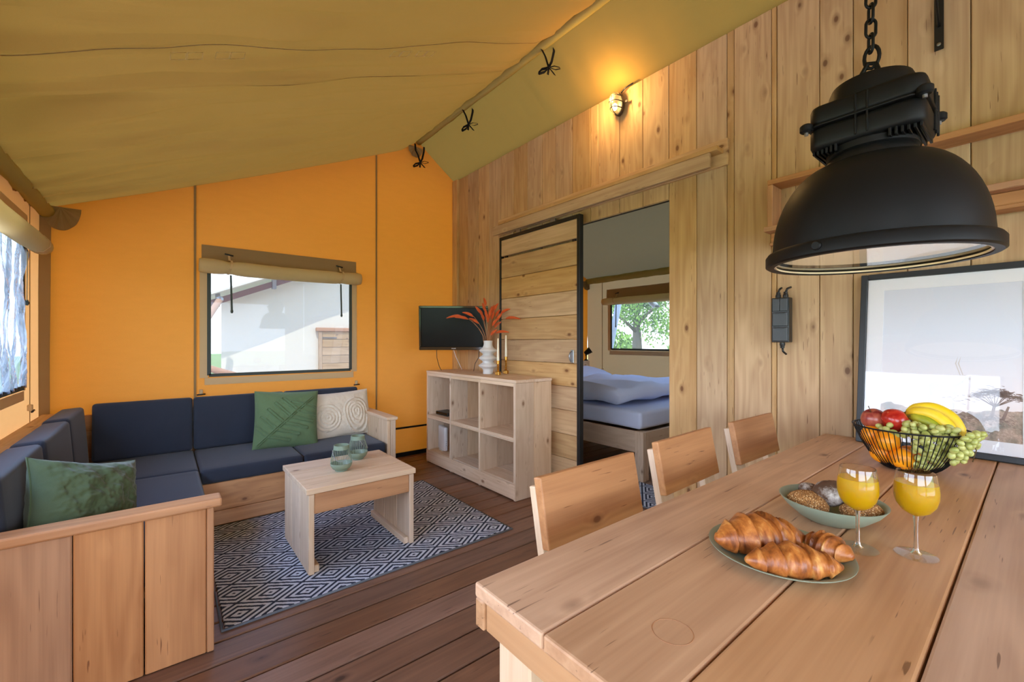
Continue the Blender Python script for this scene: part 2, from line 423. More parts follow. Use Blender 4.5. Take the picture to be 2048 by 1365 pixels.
# trims of the orange gable: seam webbing, dark hem, corner strip
for x in (.193, 1.681):
    ribbon('seam_webbing', [(x, YB-.012, .12), (x, YB-.012, 1.2), (x, YB-.012, roof_z(x)-.02)], .016, (1, 0, 0), C_BROWN, wall_back)
ribbon('hem_webbing', [(1.50, YB-.014, .298), (2.2, YB-.014, .298), (XW, YB-.014, .298)], .02, (0, 0, 1), TAPE, wall_back)
ribbon('corner_strip', [(XL+.025, YB-.03, .1), (XL+.022, YB-.03, 1.1), (XL+.03, YB-.03, 2.1)], .06, (1, -.2, 0), C_BROWN, wall_back)
ribbon('ground_flap', [(1.3, YB-.03, .02), (2.0, YB-.035, .02), (XW, YB-.03, .02)], .05, (0, 0, 1), TAPE, wall_back)
ribbon('seam_webbing', [(XL+.012, 3.93, .1), (XL+.012, 3.93, 1.1), (XL+.012, 3.93, 2.08)], .008, (0, 1, 0), C_BROWN, wall_left)
ribbon('seam_webbing', [(XB-.014, 3.99, .1), (XB-.014, 3.99, 1.1), (XB-.014, 3.99, 2.06)], .008, (0, 1, 0), C_BROWN, wall_bed)

# roof canvas
def roof_mesh(name, x0, x1, y0, y1, nx, ny, mat, amp, seams=(), seed=0, sag=.03):
    def fn(u, v):
        x = x0+(x1-x0)*u; y = y0+(y1-y0)*v
        z = roof_z(x) - sag*math.sin(math.pi*u)*(.5+.5*math.cos((y-1.2)*2.1))
        edge = min(1, (YB-y)/.35) if y < YB else 0
        wl = (1-u)**1.5 + .25 if mat is C_ROOF else .5*math.sin(math.pi*u)**.6
        z += edge*wl*amp*(fbm((x*.55+seed, y*2.6, seed), 1.6, 3) + .5*fbm((x*.35, y*6.5+seed, 2), 1.6, 2))
        z -= edge*amp*.55*(max(0, 1-u)**1.2)*(1-min(1, abs(fbm((x*.28+seed, y*2.4, 7+seed), 1.5, 2))*1.6))**5
        for s in seams:
            dy = y-s-.012*fbm((x, s, 4), 2.5, 2); z += -.020*math.exp(-(dy/.018)**2) + (.012 if 0 < dy < .2 else 0)*math.exp(-dy*6)
        return (x, y, z)
    v, f = grid(nx, ny, fn); o = mesh(name, v, f, mat, None, True); o['kind'] = 'structure'; ORG[o] = Vector()
    for s in seams:
        pts = []
        for i in range(81):
            u = .14+.85*i/80; x = x0+(x1-x0)*u; p = fn(u, (s+.012*fbm((x, s, 4), 2.5, 2)+.012-y0)/(y1-y0)); pts.append((p[0], p[1], p[2]-.009))
        ribbon('seam_shadow_strip', pts, .005, (0, 1, .25), C_BROWN, o, .0012)  # thin dark strip drawn in for the shadow line at the seam
    return o
SEAMS = (1.05, 2.15, 2.53)
ceiling = roof_mesh('ceiling', XL-.35, RX, -4.6, YB+.35, 50, 460, C_ROOF, .075, SEAMS)  # eave and porch beyond the walls are added to block the sun
ceiling_r = roof_mesh('ceiling', RX, XW+.02, -4.6, YB+.35, 14, 260, C_ROOFR, .028, (), 3, .008)
ceiling_b = roof_mesh('ceiling_bedroom', XW+.02, XB+.02, .3, YB+.35, 24, 60, C_BEDROOF, .02, (), 6, .02)
for (sx_, n_) in ((.02, 0), (.17, 1), (.95, 2), (1.10, 3)):      # stitched loops beside the seam
    for k in range(2):
        x_ = sx_+.055*k; y_ = 2.175; z_ = roof_z(x_)-.055
        tube('stitching', [(x_, y_, z_), (x_+.05, y_, z_+.0215), (x_+.05, y_+.055, z_+.0215), (x_, y_+.055, z_)], .0012, C_BEIGE, ceiling, 4, True)
# eave sleeve on the left, ridge sleeve, rounded corner flaps
def sleeve(name, y0, y1, x, z, r, parent, mat, n=60):
    pts = [(x, y0+(y1-y0)*i/n, z) for i in range(n+1)]
    rr = [r*(1+.16*fbm((0, i*.9, x), 1.1, 2)) for i in range(n+1)]
    return tube(name, pts, rr, mat, parent, 10)
sleeve('eave_sleeve', -2.4, YB-.02, XL+.035, 2.10, .042, ceiling, C_SLEEVE)
sleeve('ridge_sleeve', -2.4, YB-.03, RX-.005, RZ-.022, .034, ceiling_r, C_SLEEVE)
sleeve('eave_sleeve', .5, YB-.02, XB-.03, 2.10, .042, ceiling_b, C_SLEEVE)
def corner_flap(cx, cz, r, parent, name='corner_flap', squash=1.0):
    v = [(cx, YB-.045, cz)]
    for i in range(19):
        a = math.pi*(1+i/18); v.append((cx+r*math.cos(a), YB-.045-.006*math.sin(i*1.7), cz+squash*r*math.sin(a)))
    k = len(v); v += [(p[0], p[1]+.006, p[2]) for p in v]
    f = [(0, i, i+1) for i in range(1, k-1)] + [(k, k+i+1, k+i) for i in range(1, k-1)] + [(i, k+i, k+i+1, i+1) for i in range(1, k-1)]
    return mesh(name, v, f, C_BROWN, parent)
corner_flap(-.55, 2.14, .10, wall_back, squash=1.6)
corner_flap(2.10, 3.31, .085, wall_back, squash=1.35)
corner_flap(4.86, 2.10, .10, wall_back, squash=1.3)

# floor: deck boards over one dark sheet
floor = mesh('floor', [(-.75, YF-2, -.045), (5.0, YF-2, -.045), (5.0, YB+.3, -.045), (-.75, YB+.3, -.045)], [(0, 1, 2, 3)], DARKGAP)
floor['kind'] = 'structure'; ORG[floor] = Vector()
pb = bmesh.new(); bm_box(pb, -2.87, 2.87, -.0695, .0695, -.014, .014, .005); pm = bpy.data.meshes.new('plank'); pb.to_mesh(pm); pb.free(); pm.materials.append(DX)
y = 2.1 - .147*32
while y < YB+.1:
    if y > -2.9:
        o = bpy.data.objects.new('plank', pm); link(o, floor); o.location = (2.12+random.uniform(-.01, .01), y+.0735, -.014)
    y += .147

# wooden partition wall (each board its own part)
wall_right = struct('wall_right', (XW, 0, 0))
seams_y = [4.27, 4.164, 3.978, 3.78, 3.585, 3.387, 3.183, 2.982, 2.785, 2.615, 2.423, 2.228, 2.151, 1.954, 1.755, 1.556, 1.366, 1.179, 1.137, .938, .912, .715, .578, .381, .186, -.01]
while seams_y[-1] > YF+.2: seams_y.append(seams_y[-1]-.195)
DOOR_Y0, DOOR_Y1, DOOR_Z = 1.556, 2.45, 2.16
for ya, yb_ in zip(seams_y[:-1], seams_y[1:]):
    ym = (ya+yb_)/2; thick = .024+random.uniform(0, .004)
    z0 = DOOR_Z if DOOR_Y0-.01 < ym < DOOR_Y1-.05 else .0
    if ym > 4.17: thick = .05
    box('plank', XW+.024-thick, XW+.024, yb_+.0014, ya-.0014, z0, 3.05, PZ, wall_right, .0035)
for (y0, y1, z0, z1) in ((DOOR_Y1, 4.24, 0, 3.08), (DOOR_Y0, DOOR_Y1, DOOR_Z+.002, 3.08), (YF, DOOR_Y0, 0, 3.08)):
    box('backing', XW+.025, XW+.055, y0, y1, z0, z1, DARKGAP, wall_right, .001)  # added panels stop light in the board gaps; dark so gaps read dark
trim = struct('trim_1', (2.55, 2.3, 2.27)); trim['label'] = 'wooden cover ledge over the sliding door'
box('top_board', 2.498, 2.60, 1.19, 3.30, 2.335, 2.362, PY, trim, .003)
box('front_board', 2.498, 2.522, 1.235, 3.385, 2.248, 2.333, PY, trim, .003)
box('back_board', 2.578, 2.6, 1.165, 3.40, 2.262, 2.42, PY, trim, .003)

# sliding door
door = struct('door_1', (2.53, 2.77, 0)); door['label'] = 'sliding wooden door in black steel frame'
dy0, dy1 = 2.262, 3.29
for (a, b_, c_, d_) in ((dy0, dy0+.03, .03, 2.212), (dy1-.022, dy1, .03, 2.212)): box('frame_stile', 2.508, 2.553, a, b_, c_, d_, DOORBLK, door, .002)
box('frame_rail', 2.508, 2.553, dy0+.03, dy1-.022, 2.182, 2.212, DOORBLK, door, .002)
box('frame_rail', 2.508, 2.553, dy0+.03, dy1-.022, .03, .06, DOORBLK, door, .002)
zs = [.06, .235+.04, .468, .662, .855, 1.04, 1.234, 1.427, 1.621, 1.818, 2.010]
for a, b_ in zip(zs[:-1], zs[1:]): box('plank', 2.515, 2.545, dy0+.03, dy1-.022, a+.0016, b_-.0016, PY, door, .004)
box('plank', 2.515, 2.545, dy0+.03, dy1-.022, 2.030, 2.182, PY, door, .003)
for yy in (dy0+.06, dy1-.10): box('spacer_block', 2.520, 2.540, yy, yy+.03, 2.0105, 2.0295, BLACKP, door, .001)
hd = box('door_handle', 2.506, 2.515, 2.325, 2.359, 1.045, 1.150, STEEL, door, .004)
tube('pull_ring', [(2.507-.028*math.sin(math.pi*i/12), 2.342, 1.0975+.042*math.cos(math.pi*i/12)) for i in range(13)], .0055, STEEL, hd, 8)
for z_ in (1.052, 1.142): lathe('screw', [(.006, 0), (.006, .003), (.001, .004)], STEEL, hd, 10, (2.504, 2.342, z_))
for yy in (2.55, 3.0): box('roller_hanger', 2.525, 2.54, yy, yy+.06, 2.213, 2.245, STEEL, door, .002)

# ------------------------------------------------------------------ windows
def window(n, plane, coord, hole, inside, pane_mat, roll_ends, straps, roll_z, roll_r, toggles, label, sag=0.012, val=True):
    a0, a1, z0, z1 = hole
    def P_(a, d, z): return (a, coord+inside*d, z) if plane == 'y' else (coord+inside*d, a, z)
    w = struct('window_%d' % n, P_((a0+a1)/2, 0, z0)); w['label'] = label
    wd = (1, 0, 0) if plane == 'y' else (0, 1, 0)
    na, nz = 60, 36
    pa0 = a0 if pane_mat is not PANE_L else 3.12
    def fn(u, v):
        d = .010 + (.006*fbm((u*2, v*1.2, n), 2.0, 2) if pane_mat is not PANE_L else .030*fbm((u*5+.6*math.sin(v*3), v*.9, n), 2.2, 3))
        p = Vector(P_(pa0+(a1-pa0)*u, d if pane_mat is PANE_L else .002, z0+(z1-z0)*v)); return p-ORG[w]
    v, f = grid(na, nz, fn); mesh('pane', v, f, pane_mat, w, True)
    fw = .013
    for (p, q) in ((P_(a0, .012, z0), P_(a1, .012, z0)), (P_(a0, .012, z1), P_(a1, .012, z1))): ribbon('frame_strip', [p, [(x+y_)/2 for x, y_ in zip(p, q)], q], fw*2, (0, 0, 1), ROPE, w, .003)
    for (p, q) in ((P_(a0, .012, z0), P_(a0, .012, z1)), (P_(a1, .012, z0), P_(a1, .012, z1))): ribbon('frame_strip', [p, [(x+y_)/2 for x, y_ in zip(p, q)], q], fw*2, wd, ROPE, w, .003)
    # stitched canvas border round the pane
    for (p, q, wdir) in ((P_(a0-.03, .008, z0-.05), P_(a1+.03, .008, z0-.05), (0, 0, 1)), (P_(a0-.035, .008, z0-.02), P_(a0-.035, .008, z1), wd), (P_(a1+.035, .008, z0-.02), P_(a1+.035, .008, z1), wd)):
        ribbon('canvas_border', [p, [(x+y_)/2 for x, y_ in zip(p, q)], q], .055, wdir, C_BEIGE, w, .0015)
    if val: ribbon('valance', [P_(roll_ends[0]+.02, .014, roll_z+.10), P_(sum(roll_ends)/2, .014, roll_z+.10), P_(roll_ends[1]-.02, .014, roll_z+.10)], .15, (0, 0, 1), C_BROWN if n == 1 else (C_BED if n == 3 else C_BEIGE), w, .002)
    nn = 40; pts = []; rr = []
    for i in range(nn+1):
        u = i/nn; s = min([abs(roll_ends[0]+(roll_ends[1]-roll_ends[0])*u-t_) for t_ in straps] + [9])
        pts.append(P_(roll_ends[0]+(roll_ends[1]-roll_ends[0])*u, .015+roll_r*1.05, roll_z-sag*math.sin(math.pi*u)))
        rr.append(roll_r*(1-.16*math.exp(-(s/.03)**2)+.07*fbm((u*9, n, 0), 1, 2)) * (.9 if i in (0, nn) else 1))
    tube('blind_roll', pts, rr, C_ROLL, w, 16)
    for t_ in straps:
        tube('toggle', [P_(t_-.03, .03, roll_z+.115), P_(t_+.03, .03, roll_z+.105)], .0065, BLACKP, w, 8)
        rr_ = roll_r*1.02; cy = .015+roll_r*1.05
        ribbon('strap', [P_(t_, .024, roll_z+.105)] + [P_(t_+.012*math.sin(k), cy+rr_*math.cos(a_), roll_z+rr_*math.sin(a_)) for k, a_ in enumerate([R(100), R(60), R(20), R(-20), R(-60), R(-95)])], .016, wd, C_BEIGE, w)
        ribbon('strap_tail', [P_(t_+.012, .032, roll_z-roll_r), P_(t_+.016, .03, roll_z-roll_r-.15), P_(t_+.02, .028, roll_z-roll_r-.29)], .014, wd, ROPE if n != 2 else C_BEIGE, w)
        lathe('strap_loop', [(.006, -.02), (.011, -.005), (.006, .012)], ROPE, w, 8, P_(t_+.02, .028, roll_z-roll_r-.295))
    for (a, z) in toggles:
        tube('toggle', [P_(a-.028, .03, z-.012), P_(a+.028, .03, z-.008)], .006, BLACKP, w, 8)
        box('toggle_loop', *(lambda p: (p[0]-.012, p[0]+.012, p[1]-.012, p[1]+.012, p[2]-.008, p[2]+.03))(P_(a, .018, z)), C_BEIGE, w, .004)
    return w
window(1, 'y', YB, WIN1, -1, PANE, (.215, 1.495), (.42, 1.31), 1.825, .058, ((.232, .80), (1.475, .80)), 'clear window with rolled up beige blind in orange canvas wall')
window(2, 'x', XL, WIN2, 1, PANE_L, (1.52, 3.87), (1.8, 3.74), 1.80, .055, ((3.90, .80),), 'crumpled clear window with rolled beige blind in left canvas wall', val=True)
window(3, 'x', XB, WIN3, -1, PANE_B, (1.0, 3.93), (1.5, 3.72), 1.775, .05, ((3.98, .80),), 'bedroom window with rolled beige blind')
window(4, 'x', XL, WIN4, 1, PANE_C, (.14, 1.45), (.4, 1.2), 1.80, .055, (), 'clear window with rolled blind opposite the picture')

# ------------------------------------------------------------------ outside
def grassmat():
    m, t, out = new_mat('meadow_grass'); v = mapped(t, (1, 1, 1))
    a = noise_n(t, v, .5, 5); b_ = noise_n(t, v, 14, 4)
    c = mixc(t, a, srgb(122, 140, 74), srgb(168, 172, 112)); c = mixc(t, math_n(t, 'MULTIPLY', b_, .5), c, srgb(96, 120, 56))
    principled(t, out, c, .9, 0, .1); return m
gv, gf = grid(40, 40, lambda u, v: (-60+120*u, -60+120*v, -.28 + .25*fbm((u*6, v*6, 0), 1, 2)*min(1, ((60*abs(2*u-1))**2+(60*abs(2*v-1))**2)**.5/30)))
ground = mesh('ground', gv, gf, grassmat(), None, True); ground['kind'] = 'structure'
def bouncemat():
    m, t, out = new_mat('neutral_bounce_ground'); v = mapped(t, (1, 1, 1)); n1 = noise_n(t, v, 60, 4); n2 = noise_n(t, v, 1.2, 3)
    c = mixc(t, math_n(t, 'MULTIPLY_ADD', n1, .7), srgb(150, 140, 128), srgb(206, 198, 188)); principled(t, out, c, .95, 0, .1, bump(t, n1, .5, .01)); return m
bounce_yard = mesh('ground_bounce', [(-5, -8, -.24), (7.2, -8, -.24), (7.2, 11, -.24), (-5, 11, -.24)], [(0, 1, 2, 3)], bouncemat()); bounce_yard['kind'] = 'structure'  # added unseen to keep green grass bounce out of the daylight
LEAF = plain('tree_leaves', srgb(120, 152, 62), .6, 0, .3, var=.35, nscale=3)
BARK = plain('tree_bark', srgb(104, 92, 78), .9, 0, .2, var=.3, nscale=12, bstr=.6, bscale=30, bdist=.01)
def tree(name, x, y, h, rad, label, nleaf=2600, trunk=.22, seed=1, low=.42):
    rnd = random.Random(seed); t_ = thing(name, label, 'tree', (x, y, -.3), group='trees around the tent')
    tube('trunk', [(0, 0, 0), (.05, .04, h*.25), (-.03, .05, h*.5), (.0, 0, h*.75)], [trunk, trunk*.8, trunk*.55, trunk*.15], BARK, t_, 8, local=True)
    for k in range(5):
        a = k*1.3+seed; z0 = h*(.32+.07*k)
        tube('branch', [(0, 0, z0), (rad*.4*math.cos(a), rad*.4*math.sin(a), z0+h*.12), (rad*.75*math.cos(a), rad*.75*math.sin(a), z0+h*.2)], [trunk*.35, trunk*.22, trunk*.08], BARK, t_, 6, local=True)
    v, f = [], []
    blobs = [(Vector((rnd.uniform(-.6, .6)*rad, rnd.uniform(-.6, .6)*rad, h*rnd.uniform(low, .92))), rad*rnd.uniform(.3, .55)) for _ in range(16)]
    for i in range(nleaf):
        c, r_ = rnd.choice(blobs); d = Vector((rnd.gauss(0, 1), rnd.gauss(0, 1), rnd.gauss(0, .8))).normalized()*r_*rnd.uniform(.55, 1)
        p = c+d; s = rad*.035*rnd.uniform(.7, 1.5); e = Euler((rnd.uniform(0, 6), rnd.uniform(0, 6), rnd.uniform(0, 6))).to_matrix()
        k = len(v); v += [p+e@Vector(q)*s for q in ((-1, 0, 0), (0, -.6, .1), (1, 0, 0), (0, .6, .1))]; f.append((k, k+1, k+2, k+3))
    fo = mesh('foliage', v, f, LEAF, t_); fo['kind'] = 'stuff'
    return t_
tree('broadleaf_tree', 27.4, 19.0, 6.6, 2.9, 'round leafy tree standing in the meadow beyond the bedroom window', 7000, .42, 3, .36)
tree('broadleaf_tree', 46, 25.0, 8.5, 4.2, 'pale tree farther off at the right of the bedroom window', 2200, .3, 5)
def bush(x, y, r, label, seed):
    rnd = random.Random(seed); t_ = thing('shrub', label, 'shrub', (x, y, -.28), group='shrubs around the tent'); v, f = [], []
    for i in range(900):
        d = Vector((rnd.gauss(0, 1), rnd.gauss(0, 1), abs(rnd.gauss(0, .8)))).normalized()*r*rnd.uniform(.6, 1); s = r*.09; e = Euler((rnd.uniform(0, 6), rnd.uniform(0, 6), 0)).to_matrix()
        k = len(v); v += [d+e@Vector(q)*s for q in ((-1, 0, 0), (0, -.6, .1), (1, 0, 0), (0, .6, .1))]; f.append((k, k+1, k+2, k+3))
    fo = mesh('foliage', v, f, LEAF, t_); fo['kind'] = 'stuff'
    tube('stem', [(0, 0, 0), (.02, 0, r*.5), (0, .02, r*.9)], [.03, .02, .01], BARK, t_, 6, local=True)
bush(31, 17.6, 1.4, 'low green shrub beside the tree trunk outside the bedroom', 11)
bush(40, 31, 3.0, 'wide green shrub behind the tree outside the bedroom', 12)

# leaning tent pole outside the bedroom window
pole = thing('guy_pole', 'grey blue leaning tent pole outside the bedroom window', 'pole', (5.55, 4.35, -.28))
POLEM = plain('weathered_grey_pole', srgb(120, 134, 150), .7, var=.15, nscale=15)
tube('shaft', [(5.55, 4.66, -.28), (5.55, 4.40, .9), (5.55, 4.1, 2.2)], .05, POLEM, pole, 10)
lathe('cap', [(.055, 0), (.055, .05), (.03, .07)], POLEM, pole, 12, (5.55, 4.1, 2.2))
tubeo = thing('roof_tube', 'pale steel roof tube outside the top of bedroom window', 'tube', (5.3, 3.5, 1.7))
tube('tube', [(5.32, 3.62, 1.95), (5.38, 3.52, 1.80), (5.42, 3.45, 1.71)], .045, STEEL, tubeo, 12)
lathe('end_cap', [(.048, 0), (.05, .02), (.02, .03)], BLACKP, tubeo, 12, (5.425, 3.445, 1.70))

# neighbouring safari tent seen through the orange wall's window
NBC = canvas('cream_tent_canvas', srgb(232, 222, 200), (.3, .28, .2), .05, 200, .2)
NBR = plain('redbrown_timber', srgb(120, 66, 52), .7, var=.15, nscale=20)
LOG = plain('peeled_log', srgb(186, 136, 98), .8, var=.15, nscale=14)
NY = 8.5; nx0, nz0, nsl = .61, 1.90, .43
nb = thing('safari_tent', 'cream neighbouring tent with red brown gable beam seen through window', 'tent', (3.2, NY, -.28))
def nroof(x): return nz0 + nsl*(x-nx0) if x < 3.4 else nz0+nsl*(3.4-nx0)-nsl*(x-3.4)
xs = [nx0+.12, 1.4, 2.2, 2.9, 3.4, 4.2, 5.0, 6.0]
v = []; f = []
for i, x in enumerate(xs):
    for z in (-.28, .5, 1.2, nroof(x)-.04): v.append(Vector((x, NY+.01*math.sin(x*5), z))-ORG[nb])
for i in range(len(xs)-1):
    for j in range(3): f.append((i*4+j, i*4+4+j, i*4+5+j, i*4+1+j))
mesh('gable_canvas', v, f, NBC, nb)
v = []; f = []
for x in (nx0-.25, 3.4, 6.3):
    for y_ in (NY-.62, NY+4.5):
        for dz in (0, .03): v.append(Vector((x, y_, nroof(x)+dz+.05))-ORG[nb])
for i in range(2):
    a = i*4; f += [(a, a+4, a+6, a+2), (a+1, a+3, a+7, a+5), (a, a+1, a+5, a+4), (a+2, a+6, a+7, a+3)]
f += [(0, 2, 3, 1), (8, 9, 11, 10)]
mesh('roof_sheet', v, f, NBC, nb)
def beam(p, q, h, d, mat, name):
    p, q = Vector(p), Vector(q); v = [];
    for e in (p, q):
        for (dy_, dz) in ((0, 0), (d, 0), (d, h), (0, h)): v.append(e+Vector((0, dy_, dz))-ORG[nb])
    mesh(name, v, [(0, 1, 2, 3), (7, 6, 5, 4), (0, 4, 5, 1), (1, 5, 6, 2), (2, 6, 7, 3), (3, 7, 4, 0)], mat, nb)
beam((nx0-.2, NY-.30, nroof(nx0-.2)-.12), (3.4, NY-.30, nroof(3.4)-.12), .10, .05, NBR, 'gable_beam')
for x in (nx0+.05, 1.45, 2.05, 2.7):
    b_ = box('bracket', x-.03, x+.03, NY-.34, NY-.24, nroof(x)-.16, nroof(x)+.05, STEEL, nb, .005)
# its door with planks
box('door_lintel', 2.18, 3.2, NY-.10, NY-.02, 1.40, 1.47, LOG, nb, .01)
box('door_post', 2.23, 2.29, NY-.07, NY-.01, -.2, 1.40, PZ, nb, .005)
for k in range(11): box('door_plank', 2.292, 3.1, NY-.06, NY-.03, -.25+.15*k+.003, -.25+.15*k+.147, PX, nb, .004)
for z_ in (1.28, .55): box('hinge', 2.29, 2.55, NY-.075, NY-.061, z_-.012, z_+.012, STEEL, nb, .003)
lr = thing('log_rail', 'peeled sloping log rail in front of the neighbouring tent', 'rail', (.9, NY-1.2, -.28))
tube('log', [(.25, NY-1.2, .93), (.9, NY-1.15, .68), (1.75, NY-1.1, .36), (3.1, NY-1.05, -.25)], .05, LOG, lr, 10)
tube('post', [(.33, NY-1.2, -.3), (.33, NY-1.2, .95)], .05, LOG, lr, 10)
gp = thing('guy_pole', 'leaning log prop in front of the neighbouring tent', 'pole', (.75, NY-.9, -.28))
tube('shaft', [(-.55, NY-2.3, -.28), (.66, NY-.62, 1.85)], .045, LOG, gp, 10)
lathe('cap', [(.05, 0), (.05, .04), (.02, .06)], STEEL, gp, 10, (.66, NY-.62, 1.84))

# ------------------------------------------------------------------ corner sofa frame
sofa = thing('corner_sofa', 'L shaped built in lounge frame of oiled wooden boards', 'sofa', (-.2, 3.2, 0))
for a, b_ in ((-.636, -.433), (-.43, -.2405), (-.2375, -.0575), (-.0535, .1285)): box('arm_board', a, b_, 2.05, 2.078, .003, .568, OZ, sofa, .004)
box('arm_post', .130, .153, 2.048, 2.10, .003, .568, OZ, sofa, .003)
box('arm_cap', -.645, .178, 2.032, 2.118, .569, .603, OX, sofa, .007, 2)
for z0, z1 in ((.003, .15), (.153, .285)): box('seat_front_board', .128, .152, 2.101, 3.415, z0, z1, OY, sofa, .003)
for z0, z1 in ((.003, .098), (.101, .286)): box('seat_front_board', .153, 1.438, 3.418, 3.442, z0, z1, OX, sofa, .003)
for z0, z1 in ((.003, .195), (.198, .39), (.393, .585), (.588, .695)): box('back_board', -.632, -.606, 2.08, 4.20, z0, z1, OY, sofa, .003)
box('back_cap', -.640, -.545, 2.10, 4.23, .697, .725, PY, sofa, .006, 2)
for z0, z1 in ((.003, .195), (.198, .39), (.393, .585), (.588, .70)): box('back_board', -.60, 1.437, 4.212, 4.236, z0, z1, OX, sofa, .003)
box('seat_platform', -.604, .126, 2.102, 4.20, .262, .284, OX, sofa, .002)
box('seat_platform', .128, 1.436, 3.444, 4.20, .262, .284, OX, sofa, .002)
for a, b_ in ((3.421, 3.60), (3.603, 3.80), (3.803, 4.0), (4.003, 4.21)): box('arm_board', 1.44, 1.468, a, b_, .003, .558, WZ, sofa, .003)
box('arm_post', 1.470, 1.512, 3.415, 3.46, .003, .558, WZ, sofa, .003)
box('arm_post', 1.470, 1.512, 4.165, 4.21, .003, .558, WZ, sofa, .003)
box('arm_cap', 1.428, 1.527, 3.402, 4.212, .559, .586, WY, sofa, .007, 2)

def cushion(name, x0, x1, y0, y1, z0, z1, label, group, tilt=None, puff=.008, bev=.022):
    bm = bmesh.new(); hx, hy, hz = (x1-x0)/2, (y1-y0)/2, (z1-z0)/2
    bm_box(bm, -hx, hx, -hy, hy, -hz, hz, bev, 4)
    bmesh.ops.subdivide_edges(bm, edges=[e for e in bm.edges if e.calc_length() > .15], cuts=9, use_grid_fill=True)
    for v_ in bm.verts:
        p = v_.co; u, w_, t_ = p.x/hx, p.y/hy, p.z/hz
        k = max(0, 1-u*u)*max(0, 1-w_*w_) if hz < min(hx, hy) else (max(0, 1-u*u)*max(0, 1-t_*t_) if hy < hx else max(0, 1-w_*w_)*max(0, 1-t_*t_))
        n_ = Vector((0, 0, t_)) if hz < min(hx, hy) else (Vector((0, w_, 0)) if hy < hx else Vector((u, 0, 0)))
        v_.co = p + n_*puff*k*(1.0 if n_.length else 0) + Vector((0, 0, .0012*fbm(p, 9, 2)))
    o = bm_obj(name, bm, NAVY, None, True, ((x0+x1)/2, (y0+y1)/2, (z0+z1)/2), tilt)
    return tag(o, label, 'cushion', group)
SC, BC = 'navy seat cushions of the lounge', 'navy back cushions of the lounge'
ZS0, ZS1 = .287, .383
cushion('seat_cushion', .181, .797, 3.405, 4.13, ZS0, ZS1, 'dark navy seat cushion in the middle of the back bench, half under the leaf pillow', SC)
cushion('seat_cushion', .801, 1.425, 3.405, 4.13, ZS0, ZS1, 'dark navy seat cushion beside the wooden armrest, under the cream pillow', SC)
cushion('seat_cushion', -.56, .177, 3.458, 4.13, ZS0, ZS1, 'dark navy corner seat cushion where both benches meet', SC)
cushion('seat_cushion', -.56, .177, 2.79, 3.454, ZS0, ZS1, 'navy seat cushion of the left bench next to the corner', SC)
cushion('seat_cushion', -.56, .115, 2.12, 2.786, ZS0, ZS1, 'navy seat cushion of the left bench behind the near armrest', SC)
tl = (R(-5), 0, 0)
cushion('back_cushion', -.385, .172, 4.075, 4.17, .385, .785, 'navy back cushion in the corner below the plain orange panel', BC, tl)
cushion('back_cushion', .176, .803, 4.075, 4.17, .385, .785, 'navy back cushion behind the green leaf pillow under the window', BC, tl)
cushion('back_cushion', .807, 1.432, 4.075, 4.17, .385, .785, 'navy back cushion behind the cream pillow, nearest the wooden armrest', BC, tl)
tl = (0, R(-4), 0)
cushion('back_cushion', -.52, -.405, 3.50, 4.06, .385, .775, 'navy back cushion of the left bench deepest in the corner', BC, tl)
cushion('back_cushion', -.52, -.405, 2.85, 3.495, .385, .765, 'navy back cushion in the middle of the left bench', BC, tl)
cushion('back_cushion', -.52, -.405, 2.15, 2.795, .385, .765, 'navy back cushion of the left bench behind the plain green pillow', BC, tl)

# ------------------------------------------------------------------ pillows
def pillow_mesh(w, h, th, relief=None, wrk=.006, seed=0, n=130, pinch=.05):
    v, f = [], []
    for side in (1, -1):
        for j in range(n+1):
            for i in range(n+1):
                u = 2*i/n-1; w_ = 2*j/n-1
                ex = 1-pinch*(1-w_*w_)*1.0; ez = 1-pinch*(1-u*u)
                x = u*w/2*ex; z = w_*h/2*ez
                e = max(0, (1-abs(u)**2.6))*max(0, (1-abs(w_)**2.6)); t_ = th/2*e**.5
                t_ += wrk*e**.3*fbm((u*1.6+seed, w_*1.6, side+seed), 2.2, 3)*(1 if e > 0 else 0)
                if relief and side == 1: t_ += relief(u, w_)*min(1, e*8)
                v.append(Vector((x, -side*t_, z)))
    m = (n+1)*(n+1)
    for s in range(2):
        for j in range(n):
            for i in range(n):
                a = s*m+j*(n+1)+i; q = (a, a+1, a+n+2, a+n+1); f.append(q if s == 0 else q[::-1])
    return v, f
def segdist(p, a, b_):
    ax, ay = a; bx, by = b_; dx, dy_ = bx-ax, by-ay; t_ = max(0, min(1, ((p[0]-ax)*dx+(p[1]-ay)*dy_)/(dx*dx+dy_*dy_)))
    return math.hypot(p[0]-ax-t_*dx, p[1]-ay-t_*dy_), t_
RIB = ((-.85, -.88), (.82, .74))
def leaf_rel(u, w_):
    h_ = 0
    def line(a, b_, wd=.035, amp=.011):
        d, _ = segdist((u, w_), a, b_); return amp*(math.exp(-((d-wd)/.018)**2) - .4*math.exp(-(d/.02)**2))
    h_ = max(h_, line(*RIB, .03, .013))
    for k in range(6):
        t_ = .16+.135*k; px_ = RIB[0][0]+(RIB[1][0]-RIB[0][0])*t_; py_ = RIB[0][1]+(RIB[1][1]-RIB[0][1])*t_
        ln = .55+.25*math.sin(math.pi*t_)
        h_ = max(h_, line((px_, py_), (px_-ln*.62, py_+ln*.62 if k < 5 else py_+.1), .045), line((px_, py_), (px_+ln*.95, py_-ln*.25), .045))
    return h_
